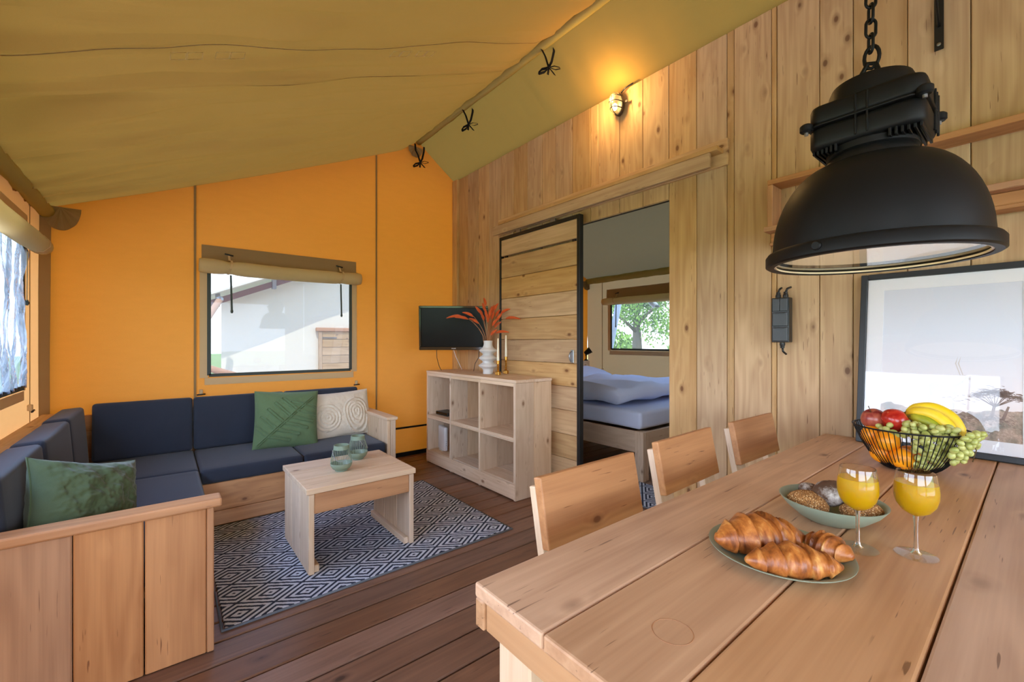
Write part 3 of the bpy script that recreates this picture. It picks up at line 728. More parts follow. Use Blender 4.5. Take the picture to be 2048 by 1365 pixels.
def arch_rel(u, w_):
    h_ = 0
    for (cx, cz, rr) in ((.45, .05, .52), (-.55, -.12, .5)):
        dx = (u-cx)*1.25; dz = (w_-cz)*.9
        r_ = math.hypot(dx, dz) if dz > 0 or cx < 0 else math.hypot(dx, dz*.55)
        if r_ < rr*1.15: h_ = max(h_, .011*(.5+.5*math.cos(r_*2*math.pi/.13))*(.75+.5*mnoise.noise(Vector((u*24, w_*24, 1)))))
    return h_ + .0008*mnoise.noise(Vector((u*40, w_*40, 4)))
def pillow(label, w, h, th, mat, loc, rot, relief=None, seed=0, wrk=.006, fringe=None, pinch=.05):
    t_ = thing('throw_pillow', label, 'pillow', loc, rot=rot, group='throw pillows on the lounge')
    v, f = pillow_mesh(w, h, th, relief, wrk, seed, pinch=pinch); o = mesh('cover', v, f, mat, t_, True)
    pts = []
    for k in range(48):
        a = k/48*4; s = int(a); q = (a-s)*2-1
        u, w_ = ((q, -1), (1, q), (-q, 1), (-1, -q))[s]
        pts.append((u*w/2*(1-pinch*(1-w_*w_)), 0, w_*h/2*(1-pinch*(1-u*u))))
    tube('piping', pts, .004, mat, t_, 6, True, local=True)
    return t_
pillow('green cotton pillow with stitched monstera leaf relief', .46, .46, .15, GREENF, (.768, 3.83, .59), (R(-20), R(3), R(-6)), leaf_rel, 1)
pillow('cream pillow with tufted concentric arches beside the leaf pillow', .52, .40, .14, WHITEF, (1.225, 3.92, .57), (R(-17), R(-2), R(2)), arch_rel, 2, .008)
pillow('plain dark green linen pillow slumped behind the near armrest', .36, .38, .25, GREEND, (-.240, 2.32, .580), (R(-24), R(16), R(34)), None, 3, .017, pinch=.13)

# ------------------------------------------------------------------ rug
def rugmat():
    m, t, out = new_mat('woven_diamond_rug')
    tcn = N(t, 'ShaderNodeTexCoord'); sp = N(t, 'ShaderNodeSeparateXYZ'); 
    wob = noise_n(t, mapped(t, (1, 1, 1)), 55, 2); 
    L(t, tcn.outputs['Object'], sp.inputs[0])
    wb = math_n(t, 'MULTIPLY', math_n(t, 'SUBTRACT', wob, .5), .03)
    u = math_n(t, 'ADD', math_n(t, 'DIVIDE', sp.outputs[0], .28), wb); v_ = math_n(t, 'ADD', math_n(t, 'DIVIDE', sp.outputs[1], .196), wb)
    def pp(x): return math_n(t, 'ABSOLUTE', math_n(t, 'SUBTRACT', math_n(t, 'FRACT', math_n(t, 'ADD', x, 20.5)), .5))
    p = pp(math_n(t, 'ADD', u, v_)); q = pp(math_n(t, 'SUBTRACT', u, v_))
    mx = math_n(t, 'MAXIMUM', p, q)
    band = math_n(t, 'FRACT', math_n(t, 'ADD', math_n(t, 'MULTIPLY', mx, 6.0), .235))
    lit = math_n(t, 'GREATER_THAN', band, .47)
    yarn = noise_n(t, mapped(t, (1, .55, 1)), 320, 2)
    lc = mixc(t, yarn, srgb(172, 180, 196), srgb(222, 228, 238)); dc = mixc(t, yarn, srgb(34, 40, 54), srgb(66, 74, 94))
    col = mixc(t, lit, dc, lc)
    hh = math_n(t, 'ADD', math_n(t, 'MULTIPLY', lit, .6), yarn)
    principled(t, out, col, .95, 0, .15, bump(t, hh, .9, .004)); return m
rug = thing('rug', 'flat woven blue grey rug with concentric diamond pattern', 'rug', (.82, 2.241, 0))
bm = bmesh.new(); bm_box(bm, .20-.82, 1.742-.82, 2.168-2.241, 3.385-2.241, .0005, .010, .003); bm_obj('weave', bm, rugmat(), rug)
RB = fabric('grey_rug_binding', srgb(104, 110, 116), 600)
tube('binding', [(.19, 2.160, .0055), (1.749, 2.160, .0055), (1.749, 3.392, .0055), (.19, 3.392, .0055)], .008, RB, rug, 6, True, flat=.005)
# small mat in the bedroom
bmat = thing('bedside_mat', 'small black and white mat on the bedroom floor', 'rug', (2.95, 1.9, 0))
bm = bmesh.new(); bm_box(bm, -.22, .22, -.45, .28, .0005, .012, .003); bm_obj('weave', bm, MATS['woven_diamond_rug'], bmat)
tube('binding', [(-.22, -.45, .006), (.22, -.45, .006), (.22, .28, .006), (-.22, .28, .006)], .006, RB, bmat, 6, True, local=True)

# ------------------------------------------------------------------ coffee table
ct = thing('coffee_table', 'small low table of whitewashed boards standing on the rug', 'table', (.87, 2.65, .01))
cx0, cx1, cy0, cy1, cz = .565, 1.175, 2.365, 2.935, .457
yb = [cy0, cy0+.19, cy0+.38, cy1]
for a, b_ in zip(yb[:-1], yb[1:]): box('top_board', cx0, cx1, a+.001, b_-.001, cz-.030, cz, WX, ct, .004, 2)
for sx_ in (cx0+.012, cx1-.040):
    for a, b_ in zip((cy0+.004, cy0+.19, cy0+.38), (cy0+.188, cy0+.378, cy1-.004)): box('side_board', sx_, sx_+.028, a, b_, .012, cz-.031, WZ, ct, .003)
box('apron', cx0+.041, cx1-.041, cy0+.006, cy0+.032, cz-.135, cz-.031, OX, ct, .003)
box('apron', cx0+.041, cx1-.041, cy1-.032, cy1-.006, cz-.135, cz-.031, OX, ct, .003)
box('foot_strip', cx0+.0405, cx0+.068, cy0+.02, cy1-.02, .012, .050, WY, ct, .003)
box('foot_strip', cx1-.068, cx1-.0405, cy0+.02, cy1-.02, .012, .050, WY, ct, .003)

def lantern(x, y, rz, label, s=1.0):
    t_ = thing('lantern', label, 'lantern', (x, y, cz+.001), rz, 'lanterns on the coffee table')
    lathe('bowl', [(.030*s, 0), (.034*s, 0), (.035*s, .006*s), (.050*s, .016*s), (.060*s, .034*s), (.061*s, .046*s), (.058*s, .046*s), (.056*s, .034*s), (.045*s, .018*s), (.02*s, .012*s)], SAGEM, t_, 32, local=True)
    lathe('rim', [(.0435*s, .125*s), (.0425*s, .145*s), (.0425*s, .150*s), (.0395*s, .150*s), (.0405*s, .125*s), (.0435*s, .125*s)], SAGEM, t_, 32, local=True, cap0=False, cap1=False)
    v, f = tube_data([(.0595*s, 0, .044*s), (.056*s, 0, .075*s), (.049*s, 0, .105*s), (.0425*s, 0, .128*s)], .0012, 5)
    me = bpy.data.meshes.new('wire'); me.from_pydata([tuple(p) for p in v], [], f); me.materials.append(SAGEM)
    for k in range(28):
        o = bpy.data.objects.new('wire', me); link(o, t_); o.rotation_euler = (0, 0, 2*math.pi*k/28)
    tube('handle', [(.047*s*math.cos(a), -.02*s-.045*s*math.sin(a)*.9, .128*s-.062*s*math.sin(a)) for a in [math.pi*i/14 for i in range(15)]], .0016, STEEL, t_, 6, local=True)
    return t_
lantern(.812, 2.60, R(-20), 'sage green wire lantern at the front of the coffee table')
lantern(.975, 2.79, R(60), 'sage green wire lantern behind the other on the coffee table', 1.0)

# ------------------------------------------------------------------ cubby shelf and things on it
sh = thing('shelf_unit', 'whitewashed open shelf unit with six compartments', 'shelf', (2.25, 3.2, 0))
fx, bx_, sy0, sy1, sz = 2.065, 2.445, 2.508, 3.922, .922
for a, b_ in ((fx, 2.252), (2.254, bx_)): box('top_board', a, b_, sy0-.006, sy1+.006, sz-.024, sz, WY, sh, .003)
for (yy, th) in ((sy0, .026), (2.978, .024), (3.452, .024), (sy1-.026, .026)):
    for a, b_ in ((fx+.001, 2.251), (2.253, bx_-.001)): box('side_board' if yy in (sy0, sy1-.026) else 'divider_board', a, b_, yy, yy+th, .003, sz-.025, WZ, sh, .002)
for (a, b_) in ((sy0+.027, 2.977), (3.003, 3.451), (3.477, sy1-.027)):
    box('shelf_board', fx+.002, 2.251, a, b_, .458, .482, WY, sh, .002); box('shelf_board', 2.253, bx_-.002, a, b_, .458, .482, WY, sh, .002)
    box('shelf_lip', fx+.001, fx+.022, a, b_, .446, .4575, WY, sh, .002)
    box('bottom_board', fx+.022, 2.251, a, b_, .106, .128, WY, sh, .002); box('bottom_board', 2.253, bx_-.002, a, b_, .106, .128, WY, sh, .002)
    box('top_lip', fx+.002, fx+.022, a, b_, .870, sz-.025, WY, sh, .002)
box('plinth', fx-.004, fx+.0, sy0+.002, sy1-.002, .012, .128, WY, sh, .002)

mb = thing('media_box', 'flat black media box on the upper left shelf', 'media box', (2.20, 3.74, .483), R(4))
box('case', -.07, .07, -.10, .10, .004, .036, BLACKP, mb, .003, local=True)
box('front_panel', -.073, -.0702, -.095, .095, .008, .032, plain('glossy_black', srgb(16, 16, 18), .12, var=.05), mb, .001, local=True)
for sx_ in (-.05, .05):
    for sy_ in (-.08, .08): lathe('foot', [(.008, 0), (.008, .004)], BLACKP, mb, 8, (sx_, sy_, 0), local=True)
rt = thing('router', 'white upright router in the lower left compartment', 'router', (2.17, 3.775, .129), R(82))
box('case', -.085, .085, -.018, .018, .006, .24, WHITEP, rt, .010, 3, True, local=True)
box('stand', -.05, .05, -.028, .028, 0, .008, WHITEP, rt, .003, local=True)
for k in range(3): box('status_light', -.0865, -.0848, -.003, .003, .06+.02*k, .066+.02*k, STEEL, rt, .0005, local=True)

# vase
vase = thing('vase', 'matt white vase of stacked rounded rings', 'vase', (2.285, 3.165, .923))
prof = [(.044, 0), (.046, .003), (.046, .034)]
for k in range(37):
    z_ = .040+.205*k/36; amp = .0195-.0035*(z_-.04)/.2; mid = .069-.006*(z_-.04)/.2
    prof.append((mid-amp*math.cos(2*math.pi*(z_-.040)/.0683), z_))
prof += [(.041, .256), (.039, .278), (.041, .300), (.037, .300), (.035, .26)]
lathe('body', prof, CERAMW, vase, 40)
for ch in vase.children: ch.location = (0, 0, 0)
PLUME = fabric('rust_dried_plume', srgb(196, 84, 38), 300, .95, .25)
STRAW = plain('dried_stem', srgb(178, 124, 86), .85, var=.2, nscale=30)
rnd = random.Random(4)
stems = [(-.33, .36, 1), (-.26, .30, .7), (-.20, .33, .6), (.24, .34, 1.0), (.17, .36, .6), (-.03, .41, .2), (.05, .34, .15), (-.08, .31, .2), (.10, .31, .25), (.02, .28, .1), (-.14, .25, .5), (.13, .15, .8), (.06, .12, .3), (.0, .24, .1), (.07, .22, .3), (-.05, .36, .15), (.08, .38, .3), (.03, .32, .1), (-.11, .35, .3), (.12, .26, .2), (-.02, .29, .1), (.05, .27, .1), (-.06, .27, .2), (.10, .20, .3)]
VR = Vector((.777, -.63, 0)); VF = Vector((.63, .777, 0))
for k, (lat, hgt, bend) in enumerate(stems):
    dep = rnd.uniform(-.06, .06)
    t_ = thing('dried_grass_stem', 'rust coloured dried plume stem standing in the white vase', 'dried flower', (2.285, 3.165, 1.20), group='dried plumes in the vase')
    t_['label'] = {0: 'rust dried plume drooping farthest left in front of the television', 3: 'rust dried plume arching farthest right towards the sliding door', 5: 'tallest upright rust plume in the white vase', 11: 'lowest rust plume leaning right just above the vase mouth'}.get(k, t_['label'])
    side = VR*lat+VF*dep; b0 = VR*(lat*.09)+VF*(dep*.3)
    pts = [b0 + Vector((0, 0, -.06))] + [b0 + side*(u**1.6)*.75 + Vector((0, 0, hgt*(u - .28*abs(bend)*u**3))) for u in (.2, .4, .6, .8, 1)]
    tube('stem', pts, .0016, STRAW, t_, 5, local=True)
    tip = pts[-1]; d = (pts[-1]-pts[-3]).normalized(); pl = .10 if abs(bend) > .3 else .085
    drop = Vector((0, 0, -.055*abs(bend)))
    pp_ = [tip - d*.05 + (d*pl*u + drop*u*u + VR*(.05*bend*(1 if lat > 0 else -1))*u*u) for u in [i/8 for i in range(9)]]
    tube('plume', pp_, [.003, .008, .012, .0135, .0135, .012, .010, .007, .003], PLUME, t_, 7, local=True)

def candlestick(x, y, h, label, clabel, ch):
    t_ = thing('candlestick', label, 'candlestick', (x, y, .923), R(20), 'brass candlesticks')
    box('base', -.019, .019, -.019, .019, 0, .030, BRASS, t_, .002, local=True)
    z = .030; prof = [(.017, z), (.010, z+.008)]
    n_ = int((h-.075)/.017); st = (h-.075)/n_
    for k in range(n_): z0 = .04+st*k; prof += [(.006, z0), (.0115, z0+st*.5), (.006, z0+st*.98)]
    lathe('shaft', prof+[(.007, h-.032)], BRASS, t_, 20, local=True)
    lathe('cup', [(.007, h-.034), (.0135, h-.03), (.0145, h), (.0125, h), (.012, h-.012)], BRASS, t_, 20, local=True)
    c = thing('candle', clabel, 'candle', (x, y, .923+h-.010), group='tapered candles')
    lathe('stick', [(.0112, 0), (.0105, ch*.3), (.0062, ch*.97), (.003, ch)], WAX, c, 20, local=True)
    tube('wick', [(0, 0, ch-.002), (.001, 0, ch+.008)], .0008, WICK, c, 5, local=True)
candlestick(2.262, 2.985, .126, 'shorter brass candlestick at the shelf edge, left of its twin', 'ivory candle in the shorter brass candlestick', .205)
candlestick(2.405, 3.055, .155, 'taller brass candlestick nearer the sliding door', 'ivory candle in the taller brass candlestick', .205)

# television
ang = math.atan2(-.63+.05, .777); tvc = Vector((2.20, 3.62, 1.347))
tv = thing('television', 'black flat television on a wall arm in the corner', 'television', tvc, rot=(R(4), 0, ang))
SCREEN = plain('dark_screen', srgb(8, 9, 12), .22, 0, .12, var=.1)
GLOSSB = plain('gloss_bezel', srgb(14, 14, 16), .08, 0, .6, var=.05)
hw, hh = .335, .215
box('cabinet', -hw, hw, -.004, .045, -hh, hh, BLACKP, tv, .008, 2, local=True)
box('back_bulge', -.22, .22, .0455, .075, -.15, .12, BLACKP, tv, .012, 2, local=True)
box('bezel', -hw, hw, -.018, -.0045, hh-.022, hh, GLOSSB, tv, .003, local=True)
bz = box('bezel', -hw, hw, -.018, -.0045, -hh, -hh+.032, GLOSSB, tv, .003, local=True)
box('bezel', -hw, -hw+.022, -.018, -.0045, -hh+.033, hh-.023, GLOSSB, tv, .003, local=True)
box('bezel', hw-.022, hw, -.018, -.0045, -hh+.033, hh-.023, GLOSSB, tv, .003, local=True)
box('screen', -hw+.0225, hw-.0225, -.0125, -.0048, -hh+.0325, hh-.0225, SCREEN, tv, .001, local=True)
cu = bpy.data.curves.new('brand_text', 'FONT'); cu.body = 'PHILIPS'; cu.size = .013; cu.align_x = 'CENTER'; cu.extrude = .0002
tm = bpy.data.objects.new('brand_text', cu); link(tm); dg = bpy.context.evaluated_depsgraph_get(); me = bpy.data.meshes.new_from_object(tm.evaluated_get(dg)); bpy.data.objects.remove(tm)
lo = bpy.data.objects.new('lettering', me); me.materials.clear(); me.materials.append(WHITEP); link(lo, tv); lo.location = (0, -.0186, -hh+.011); lo.rotation_euler = (R(90), 0, 0); lo['label'] = 'small pale maker name on the bezel'
tube('wall_arm', [(0, .075, 0), (.05, .16, 0), (.16, .20, 0)], .018, BLACKP, tv, 8, local=True)
box('wall_plate', .10, .24, .19, .21, -.06, .06, BLACKP, tv, .004, local=True)
def cable(label, pts, mat, r=.0032):
    o = tube('cable', pts, r, mat, None, 6); tag(o, label, 'cable', 'television cables'); return o
cable('black cable hanging from the left of the television', [(2.10, 3.78, 1.14), (2.11, 3.79, 1.05), (2.14, 3.80, .97), (2.17, 3.81, .924)], BLACKP)
cable('white cable hanging below the television', [(2.24, 3.70, 1.15), (2.28, 3.71, 1.06), (2.33, 3.72, .98), (2.36, 3.72, .924)], WHITEP)
cable('black cable hanging from the right of the television', [(2.40, 3.47, 1.14), (2.40, 3.48, 1.06), (2.37, 3.5, 1.0), (2.36, 3.51, .924)], BLACKP)

# ------------------------------------------------------------------ bedroom
bed = thing('bed', 'wooden double bed frame with slatted headboard in the bedroom', 'bed', (4.0, 3.2, 0))
box('side_rail', 3.20, 3.228, 2.24, 4.20, .245, .43, WY, bed, .003)
box('side_rail', 4.772, 4.80, 2.24, 4.20, .245, .43, WY, bed, .003)
box('foot_rail', 3.30, 4.77, 2.17, 2.198, .25, .425, WX, bed, .003)
for (x, y_) in ((3.195, 2.155), (4.715, 2.155)):
    box('leg', x, x+.045, y_, y_+.085, .002, .432, WZ, bed, .003); box('leg', x+.047, x+.09, y_+.002, y_+.083, .002, .43, WZ, bed, .003)
for x in (3.2, 4.74): box('headboard_post', x, x+.06, 4.16, 4.22, .002, .90, WZ, bed, .003)
box('headboard_rail', 3.20, 4.82, 4.15, 4.225, .82, .935, WX, bed, .004)
box('headboard_rail', 3.26, 4.74, 4.17, 4.20, .45, .60, WX, bed, .004)
for k in range(11): box('headboard_slat', 3.32+.13*k, 3.37+.13*k, 4.175, 4.195, .601, .819, WZ, bed, .003)
box('slat_base', 3.229, 4.771, 2.20, 4.15, .30, .33, WX, bed, .002)
def soft_box(name, x0, x1, y0, y1, z0, z1, mat, label, cat, amp=.02, bev=.05, seed=0, freq=3.0, dir_=(1, 1)):
    bm = bmesh.new(); cx, cy, cz_ = (x0+x1)/2, (y0+y1)/2, (z0+z1)/2
    bm_box(bm, x0-cx, x1-cx, y0-cy, y1-cy, z0-cz_, z1-cz_, bev, 4)
    for _ in range(3): bmesh.ops.subdivide_edges(bm, edges=[e for e in bm.edges if e.calc_length() > .05], cuts=1, use_grid_fill=True)
    bm.normal_update()
    for v_ in bm.verts:
        p = v_.co; n_ = fbm((p.x*dir_[0]+seed, p.y*dir_[1], p.z*.4), freq, 3); r_ = 1-abs(fbm((p.x*1.7*dir_[0], p.y*.9*dir_[1]+seed, p.z), freq*.9, 2))
        v_.co = p + v_.normal*(amp*(n_*.6 + .8*(r_**3-.5)))
    o = bm_obj(name, bm, mat, None, True, (cx, cy, cz_)); return tag(o, label, cat)
soft_box('mattress', 3.215, 4.765, 2.19, 4.14, .445, .60, LINEN, 'white sheeted mattress on the bedroom bed', 'mattress', .010, .03, 2, 5)
soft_box('duvet', 3.23, 4.75, 2.42, 3.52, .645, .79, LINEN, 'folded thick white duvet on the bed', 'duvet', .055, .07, 4, 2.6, (1.8, .7))
o = soft_box('bed_pillow', 3.28, 3.93, 3.62, 4.08, .635, .78, LINEN, 'white bed pillow nearer the sliding door', 'pillow', .03, .065, 6, 3); o['group'] = 'pillows on the bed'
o = soft_box('bed_pillow', 4.02, 4.70, 3.62, 4.08, .665, .83, LINEN, 'white bed pillow under the black reading lamp', 'pillow', .03, .065, 8, 3); o['group'] = 'pillows on the bed'; o.rotation_euler = (R(14), 0, 0)
rl = thing('reading_lamp', 'black spot reading lamp on the bed headboard', 'lamp', (4.775, 4.18, .936))
lathe('base', [(.028, 0), (.028, .012), (.01, .02)], BLACK, rl, 20, local=True)
tube('arm', [(0, 0, .015), (0, 0, .05), (-.012, -.01, .075)], .007, BLACK, rl, 8, local=True)
hd_ = lathe('spot_head', [(.012, -.05), (.03, -.045), (.038, 0), (.046, .055), (.043, .055), (.03, -.02)], BLACK, rl, 24, local=True)
hd_.location = (.01, -.02, .125); hd_.rotation_euler = (R(38), R(42), 0)
lathe('joint_knob', [(.012, -.012), (.012, .012)], BLACK, rl, 12, (-.012, -.01, .08), local=True)

# ------------------------------------------------------------------ wall rack behind the pendant
rk = thing('wall_rack', 'long wooden wall shelf rack behind the black pendant lamp', 'shelf', (2.5, .3, 1.7))
box('top_board', 2.452, 2.574, -1.2, .905, 2.034, 2.060, OY, rk, .002)
box('end_board', 2.452, 2.574, .880, .905, 1.817, 2.033, OZ, rk, .002)
box('shelf_board', 2.440, 2.574, -1.2, .918, 1.790, 1.816, OY, rk, .002)
box('back_rail', 2.500, 2.522, -1.2, .905, 1.738, 1.789, OY, rk, .002)
box('bottom_strip', 2.478, 2.574, -1.2, .905, 1.722, 1.737, OY, rk, .002)
for yy in (.88, -.2): box('back_cleat', 2.524, 2.574, yy-.03, yy+.02, 1.738, 1.789, OZ, rk, .002)

br = thing('shelf_bracket', 'black steel shelf bracket high on the wooden wall', 'bracket', (2.57, .277, 2.5))
box('wall_leg', 2.567, 2.573, .262, .292, 2.462, 2.80, DOORBLK, br, .002)
box('arm', 2.30, 2.573, .262, .292, 2.801, 2.807, DOORBLK, br, .002)
tube('brace', [(2.565, .277, 2.56), (2.45, .277, 2.70), (2.34, .277, 2.80)], .005, DOORBLK, br, 6)
o = lathe('screw', [(.007, 0), (.007, .003), (.002, .005)], STEEL, br, 12, (2.566, .277, 2.485)); o.rotation_euler = (0, R(-90), 0)

# switch and socket block
sw = thing('switch_block', 'black surface mounted switch and double socket block on the wall', 'switch', (2.548, .866, 1.33))
box('housing', 2.526, 2.574, .828, .912, 1.213, 1.449, BLACKP, sw, .004, 2)
for (a, b_) in ((.8715, .906), (.834, .8705)): box('rocker', 2.5185, 2.5255, a, b_, 1.377, 1.443, BLACKP, sw, .002)
for (a, b_) in ((1.298, 1.371), (1.219, 1.292)):
    ld = box('socket_lid', 2.5185, 2.5255, .834, .906, a, b_, BLACKP, sw, .003)
    box('hinge', 2.516, 2.5183, .845, .895, b_-.008, b_-.003, BLACKP, ld, .001)
for (yy, zz, s) in ((.888, 1.450, 1), (.853, 1.450, 1), (.868, 1.212, -1)):
    lathe('cable_gland', [(.012, 0), (.013, .012*s), (.010, .02*s), (.010, .03*s)], BLACKP, sw, 10, (2.552, yy, zz))
tube('cable', [(2.552, .888, 1.478), (2.556, .884, 1.495), (2.574, .880, 1.505)], .0055, BLACKP, sw, 8)
tube('cable', [(2.552, .853, 1.478), (2.556, .846, 1.497), (2.574, .835, 1.505)], .0055, BLACKP, sw, 8)
tube('cable', [(2.552, .868, 1.184), (2.552, .865, 1.165), (2.574, .858, 1.150)], .0055, BLACKP, sw, 8)

# bulkhead lamp
wl = thing('bulkhead_lamp', 'lit oval caged bulkhead lamp high on the wooden wall', 'lamp', (2.555, 1.935, 2.935))
GLOWG = clear('ribbed_glass', .14, (1.0, .86, .6), (1, .96, .88))
bp = lathe('base', [(.046, 0), (.046, .022), (.04, .026)], BLACKP, wl, 28, local=True); bp.scale = (1.75, 1, 1); bp.location = (.019, 0, 0); bp.rotation_euler = (0, R(-90), 0)
gl = lathe('glass_dome', [(.040, 0), (.041, .02), (.038, .045), (.028, .062), (.012, .070), (.001, .071)], GLOWG, wl, 32, local=True, cap0=False); gl.scale = (1.85, 1, 1); gl.location = (-.007, 0, 0); gl.rotation_euler = (0, R(-90), 0)
v, f = sphere_data(.018, .018, .026); mesh('bulb', v, f, BULB, wl, True, (-.035, 0, -.03))
for zz in (-.042, .0, .042):
    k = math.sqrt(max(.05, 1-(zz/.082)**2)); tube('cage_bar', [(-.006-.076*k*math.sin(a), .046*k*math.cos(a), zz) for a in [math.pi*i/12 for i in range(13)]], .0032, DOORBLK, wl, 6, local=True)
tube('cage_bar', [(-.006-.077*math.sin(a), 0, .08*math.cos(a)) for a in [math.pi*i/16 for i in range(17)]], .0032, DOORBLK, wl, 6, local=True)
box('fixing_tab', .012, .017, -.075, -.05, -.008, .012, BLACKP, wl, .002, local=True)
tube('cable', [(.01, -.02, .078), (.012, -.06, .10), (.014, -.12, .105)], .005, BLACKP, wl, 6, local=True)
pl = bpy.data.lights.new('bulkhead_light', 'POINT'); pl.energy = 10; pl.color = (1, .62, .24); pl.shadow_soft_size = .03
lo = bpy.data.objects.new('bulkhead_light', pl); link(lo, wl); lo.location = (-.11, 0, .02)

# ribbon ties on the roof canvas
def ribbon_tie(x, y, z, label, seed):
    rn = random.Random(seed); t_ = thing('ribbon_tie', label, 'ribbon', (x, y, z), group='black ribbon ties on the roof canvas')
    g = VR*1.0; k = g*.01+Vector((0, 0, -.20)); yd = VF*.012
    a = g*-.045; b_ = g*.05+Vector((0, 0, -.035))
    wd = g*.6+VF*.5
    ribbon('strand', [a, a+Vector((0, 0, -.07))+g*.006, a*.45+k*.6, k], .020, wd, TAPE, t_, local=True)
    ribbon('strand', [b_, b_+Vector((0, 0, -.05))-g*.002, b_*.5+k*.7, k], .020, wd, TAPE, t_, local=True)
    v, f = sphere_data(.011, .011, .012, 8, 6); mesh('knot', v, f, TAPE, t_, True, k)
    for (dx, dz, ln, nm) in ((-1, -.45-rn.random()*.5, .085, 'loop'), (1, -.25+rn.random()*.3, .085, 'loop'), (-.1, -1, .05, 'tail'), (.7, -.8, .07, 'tail')):
        d = (g*dx+Vector((0, 0, dz))).normalized(); e_ = Vector((0, 0, 1)) if nm == 'loop' else wd
        if nm == 'loop':
            n2 = d.cross(VF).normalized(); ribbon('bow_loop', [k, k+d*ln*.5+n2*.014, k+d*ln*.95+n2*.006, k+d*ln-n2*.002, k+d*ln*.6-n2*.013, k+d*.005], .019, VF+d*.3+n2*.4, TAPE, t_, local=True)
        else: ribbon('bow_tail', [k, k+d*ln*.5, k+d*ln+VF*.006], .018, wd, TAPE, t_, local=True)
ribbon_tie(2.10, 4.15, 3.31, 'black ribbon tied in a bow at the gable end of the ridge', 1)
ribbon_tie(2.17, 3.33, 3.415, 'black ribbon bow in the middle of the ridge', 2)
ribbon_tie(2.17, 2.27, 3.415, 'black ribbon bow on the ridge nearest the camera above the lamp', 3)

# ------------------------------------------------------------------ pendant lamp
pdx, pdy = 1.487, .292
pn = thing('pendant_lamp', 'large black industrial dome pendant lamp over the dining table', 'lamp', (pdx, pdy, 1.435))
def PL(p): return (p[0]+pdx, p[1]+pdy, p[2])
outer = [(.098, 1.698)] + [(.098+(.228-.098)*math.sin(R(a))**1.05, 1.698-(1.698-1.470)*(1-math.cos(R(a)))**1.0) for a in range(8, 91, 6)] + [(.229, 1.465)]
inner = [(r_-.004, z-.001) for r_, z in outer[::-1]]
lathe('dome', outer, BLACK, pn, 72, PL((0, 0, 0)), cap0=False, cap1=False)
lathe('reflector', inner[:-1]+[(.06, 1.688), (.001, 1.688)], ENAMEL, pn, 72, PL((0, 0, 0)), cap0=False, cap1=False)
lathe('rim', [(.226, 1.474), (.240, 1.470), (.2455, 1.462), (.2455, 1.438), (.240, 1.434), (.224, 1.434), (.224, 1.440), (.226, 1.474)], BLACK, pn, 72, PL((0, 0, 0)), cap0=False, cap1=False)
lathe('gasket', [(.2238, 1.441), (.2238, 1.437), (.219, 1.436), (.219, 1.441)], ENAMEL, pn, 72, PL((0, 0, 0)), cap0=False, cap1=False)
lathe('glass_pane', [(.2235, 1.4445), (.001, 1.4445)], GLASS, pn, 72, PL((0, 0, 0)), cap0=False, cap1=False)
lathe('collar', [(.101, 1.690), (.101, 1.708), (.096, 1.716), (.092, 1.722)], BLACK, pn, 56, PL((0, 0, 0)))
lathe('neck', [(.088, 1.720), (.098, 1.726), (.098, 1.742), (.090, 1.749), (.090, 1.760)], BLACK, pn, 56, PL((0, 0, 0)))
def rbox(x0, x1, y0, y1, z0, z1, r, chz, n=6):
    v, f = [], []; ring = []
    for (cx, cy, a0) in ((x1-r, y1-r, 0), (x0+r, y1-r, 90), (x0+r, y0+r, 180), (x1-r, y0+r, 270)):
        for k in range(n+1): a = R(a0+90*k/n); ring.append((cx, cy, math.cos(a), math.sin(a)))
    levels = [(z0, r-chz), (z0+chz*.3, r-chz*.3), (z0+chz, r), (z1-chz, r), (z1-chz*.3, r-chz*.3), (z1, r-chz)]
    m_ = len(ring)
    for z, rr in levels: v += [(cx+rr*c_, cy+rr*s_, z) for cx, cy, c_, s_ in ring]
    for j in range(len(levels)-1):
        for i in range(m_): k = (i+1) % m_; f.append((j*m_+i, j*m_+k, (j+1)*m_+k, (j+1)*m_+i))
    f.append(tuple(range(m_-1, -1, -1))); f.append(tuple((len(levels)-1)*m_+i for i in range(m_)))
    return v, f
oz = 1.435
def pbox(name, x0, x1, y0, y1, z0, z1, r, ch):
    v, f = rbox(x0, x1, y0, y1, z0-oz, z1-oz, r, ch); o = mesh(name, v, f, BLACK, pn, True); sharpen(o, 50); return o
pbox('housing_base', -.098, .098, -.120, .120, 1.746, 1.807, .035, .012)
pbox('housing_cover', -.098, .098, -.120, .120, 1.812, 1.866, .035, .010)
pbox('housing_flange', -.103, .103, -.124, .124, 1.8065, 1.8125, .038, .002)
for k in range(11):
    yy = .118-.012*k
for sgn in (1, -1):
    for k in range(6):
        yy = sgn*(.055+.011*k); bm = bmesh.new(); bm_box(bm, -.096+.004*k, .096-.004*k, yy-.0028, yy+.0028, 1.728-oz+.002*k, 1.748-oz, .001); bm_obj('cooling_fin', bm, BLACK, pn)
for sgn in (-1,):
    for yy in (-.012, .012):
        bm = bmesh.new(); bm_box(bm, -.1015, -.097, yy-.0022, yy+.0022, 1.755-oz, 1.860-oz, .001); bm_obj('body_rib', bm, BLACK, pn)
for xx in (.03, .055, .08):
    bm = bmesh.new(); bm_box(bm, xx-.003, xx+.003, -.1245, -.119, 1.754-oz, 1.860-oz, .0015); bm_obj('body_rib', bm, BLACK, pn)
for (xx, yy) in ((-.098, .121), (-.100, -.119), (.101, -.121), (.098, .121)):
    tb = lathe('clamp_lug', [(.012, 1.799), (.016, 1.803), (.016, 1.816), (.011, 1.821)], BLACK, pn, 14, PL((xx, yy, 0)))
    lathe('bolt', [(.005, 1.791), (.005, 1.7985)], STEEL, pn, 10, PL((xx, yy, 0)))
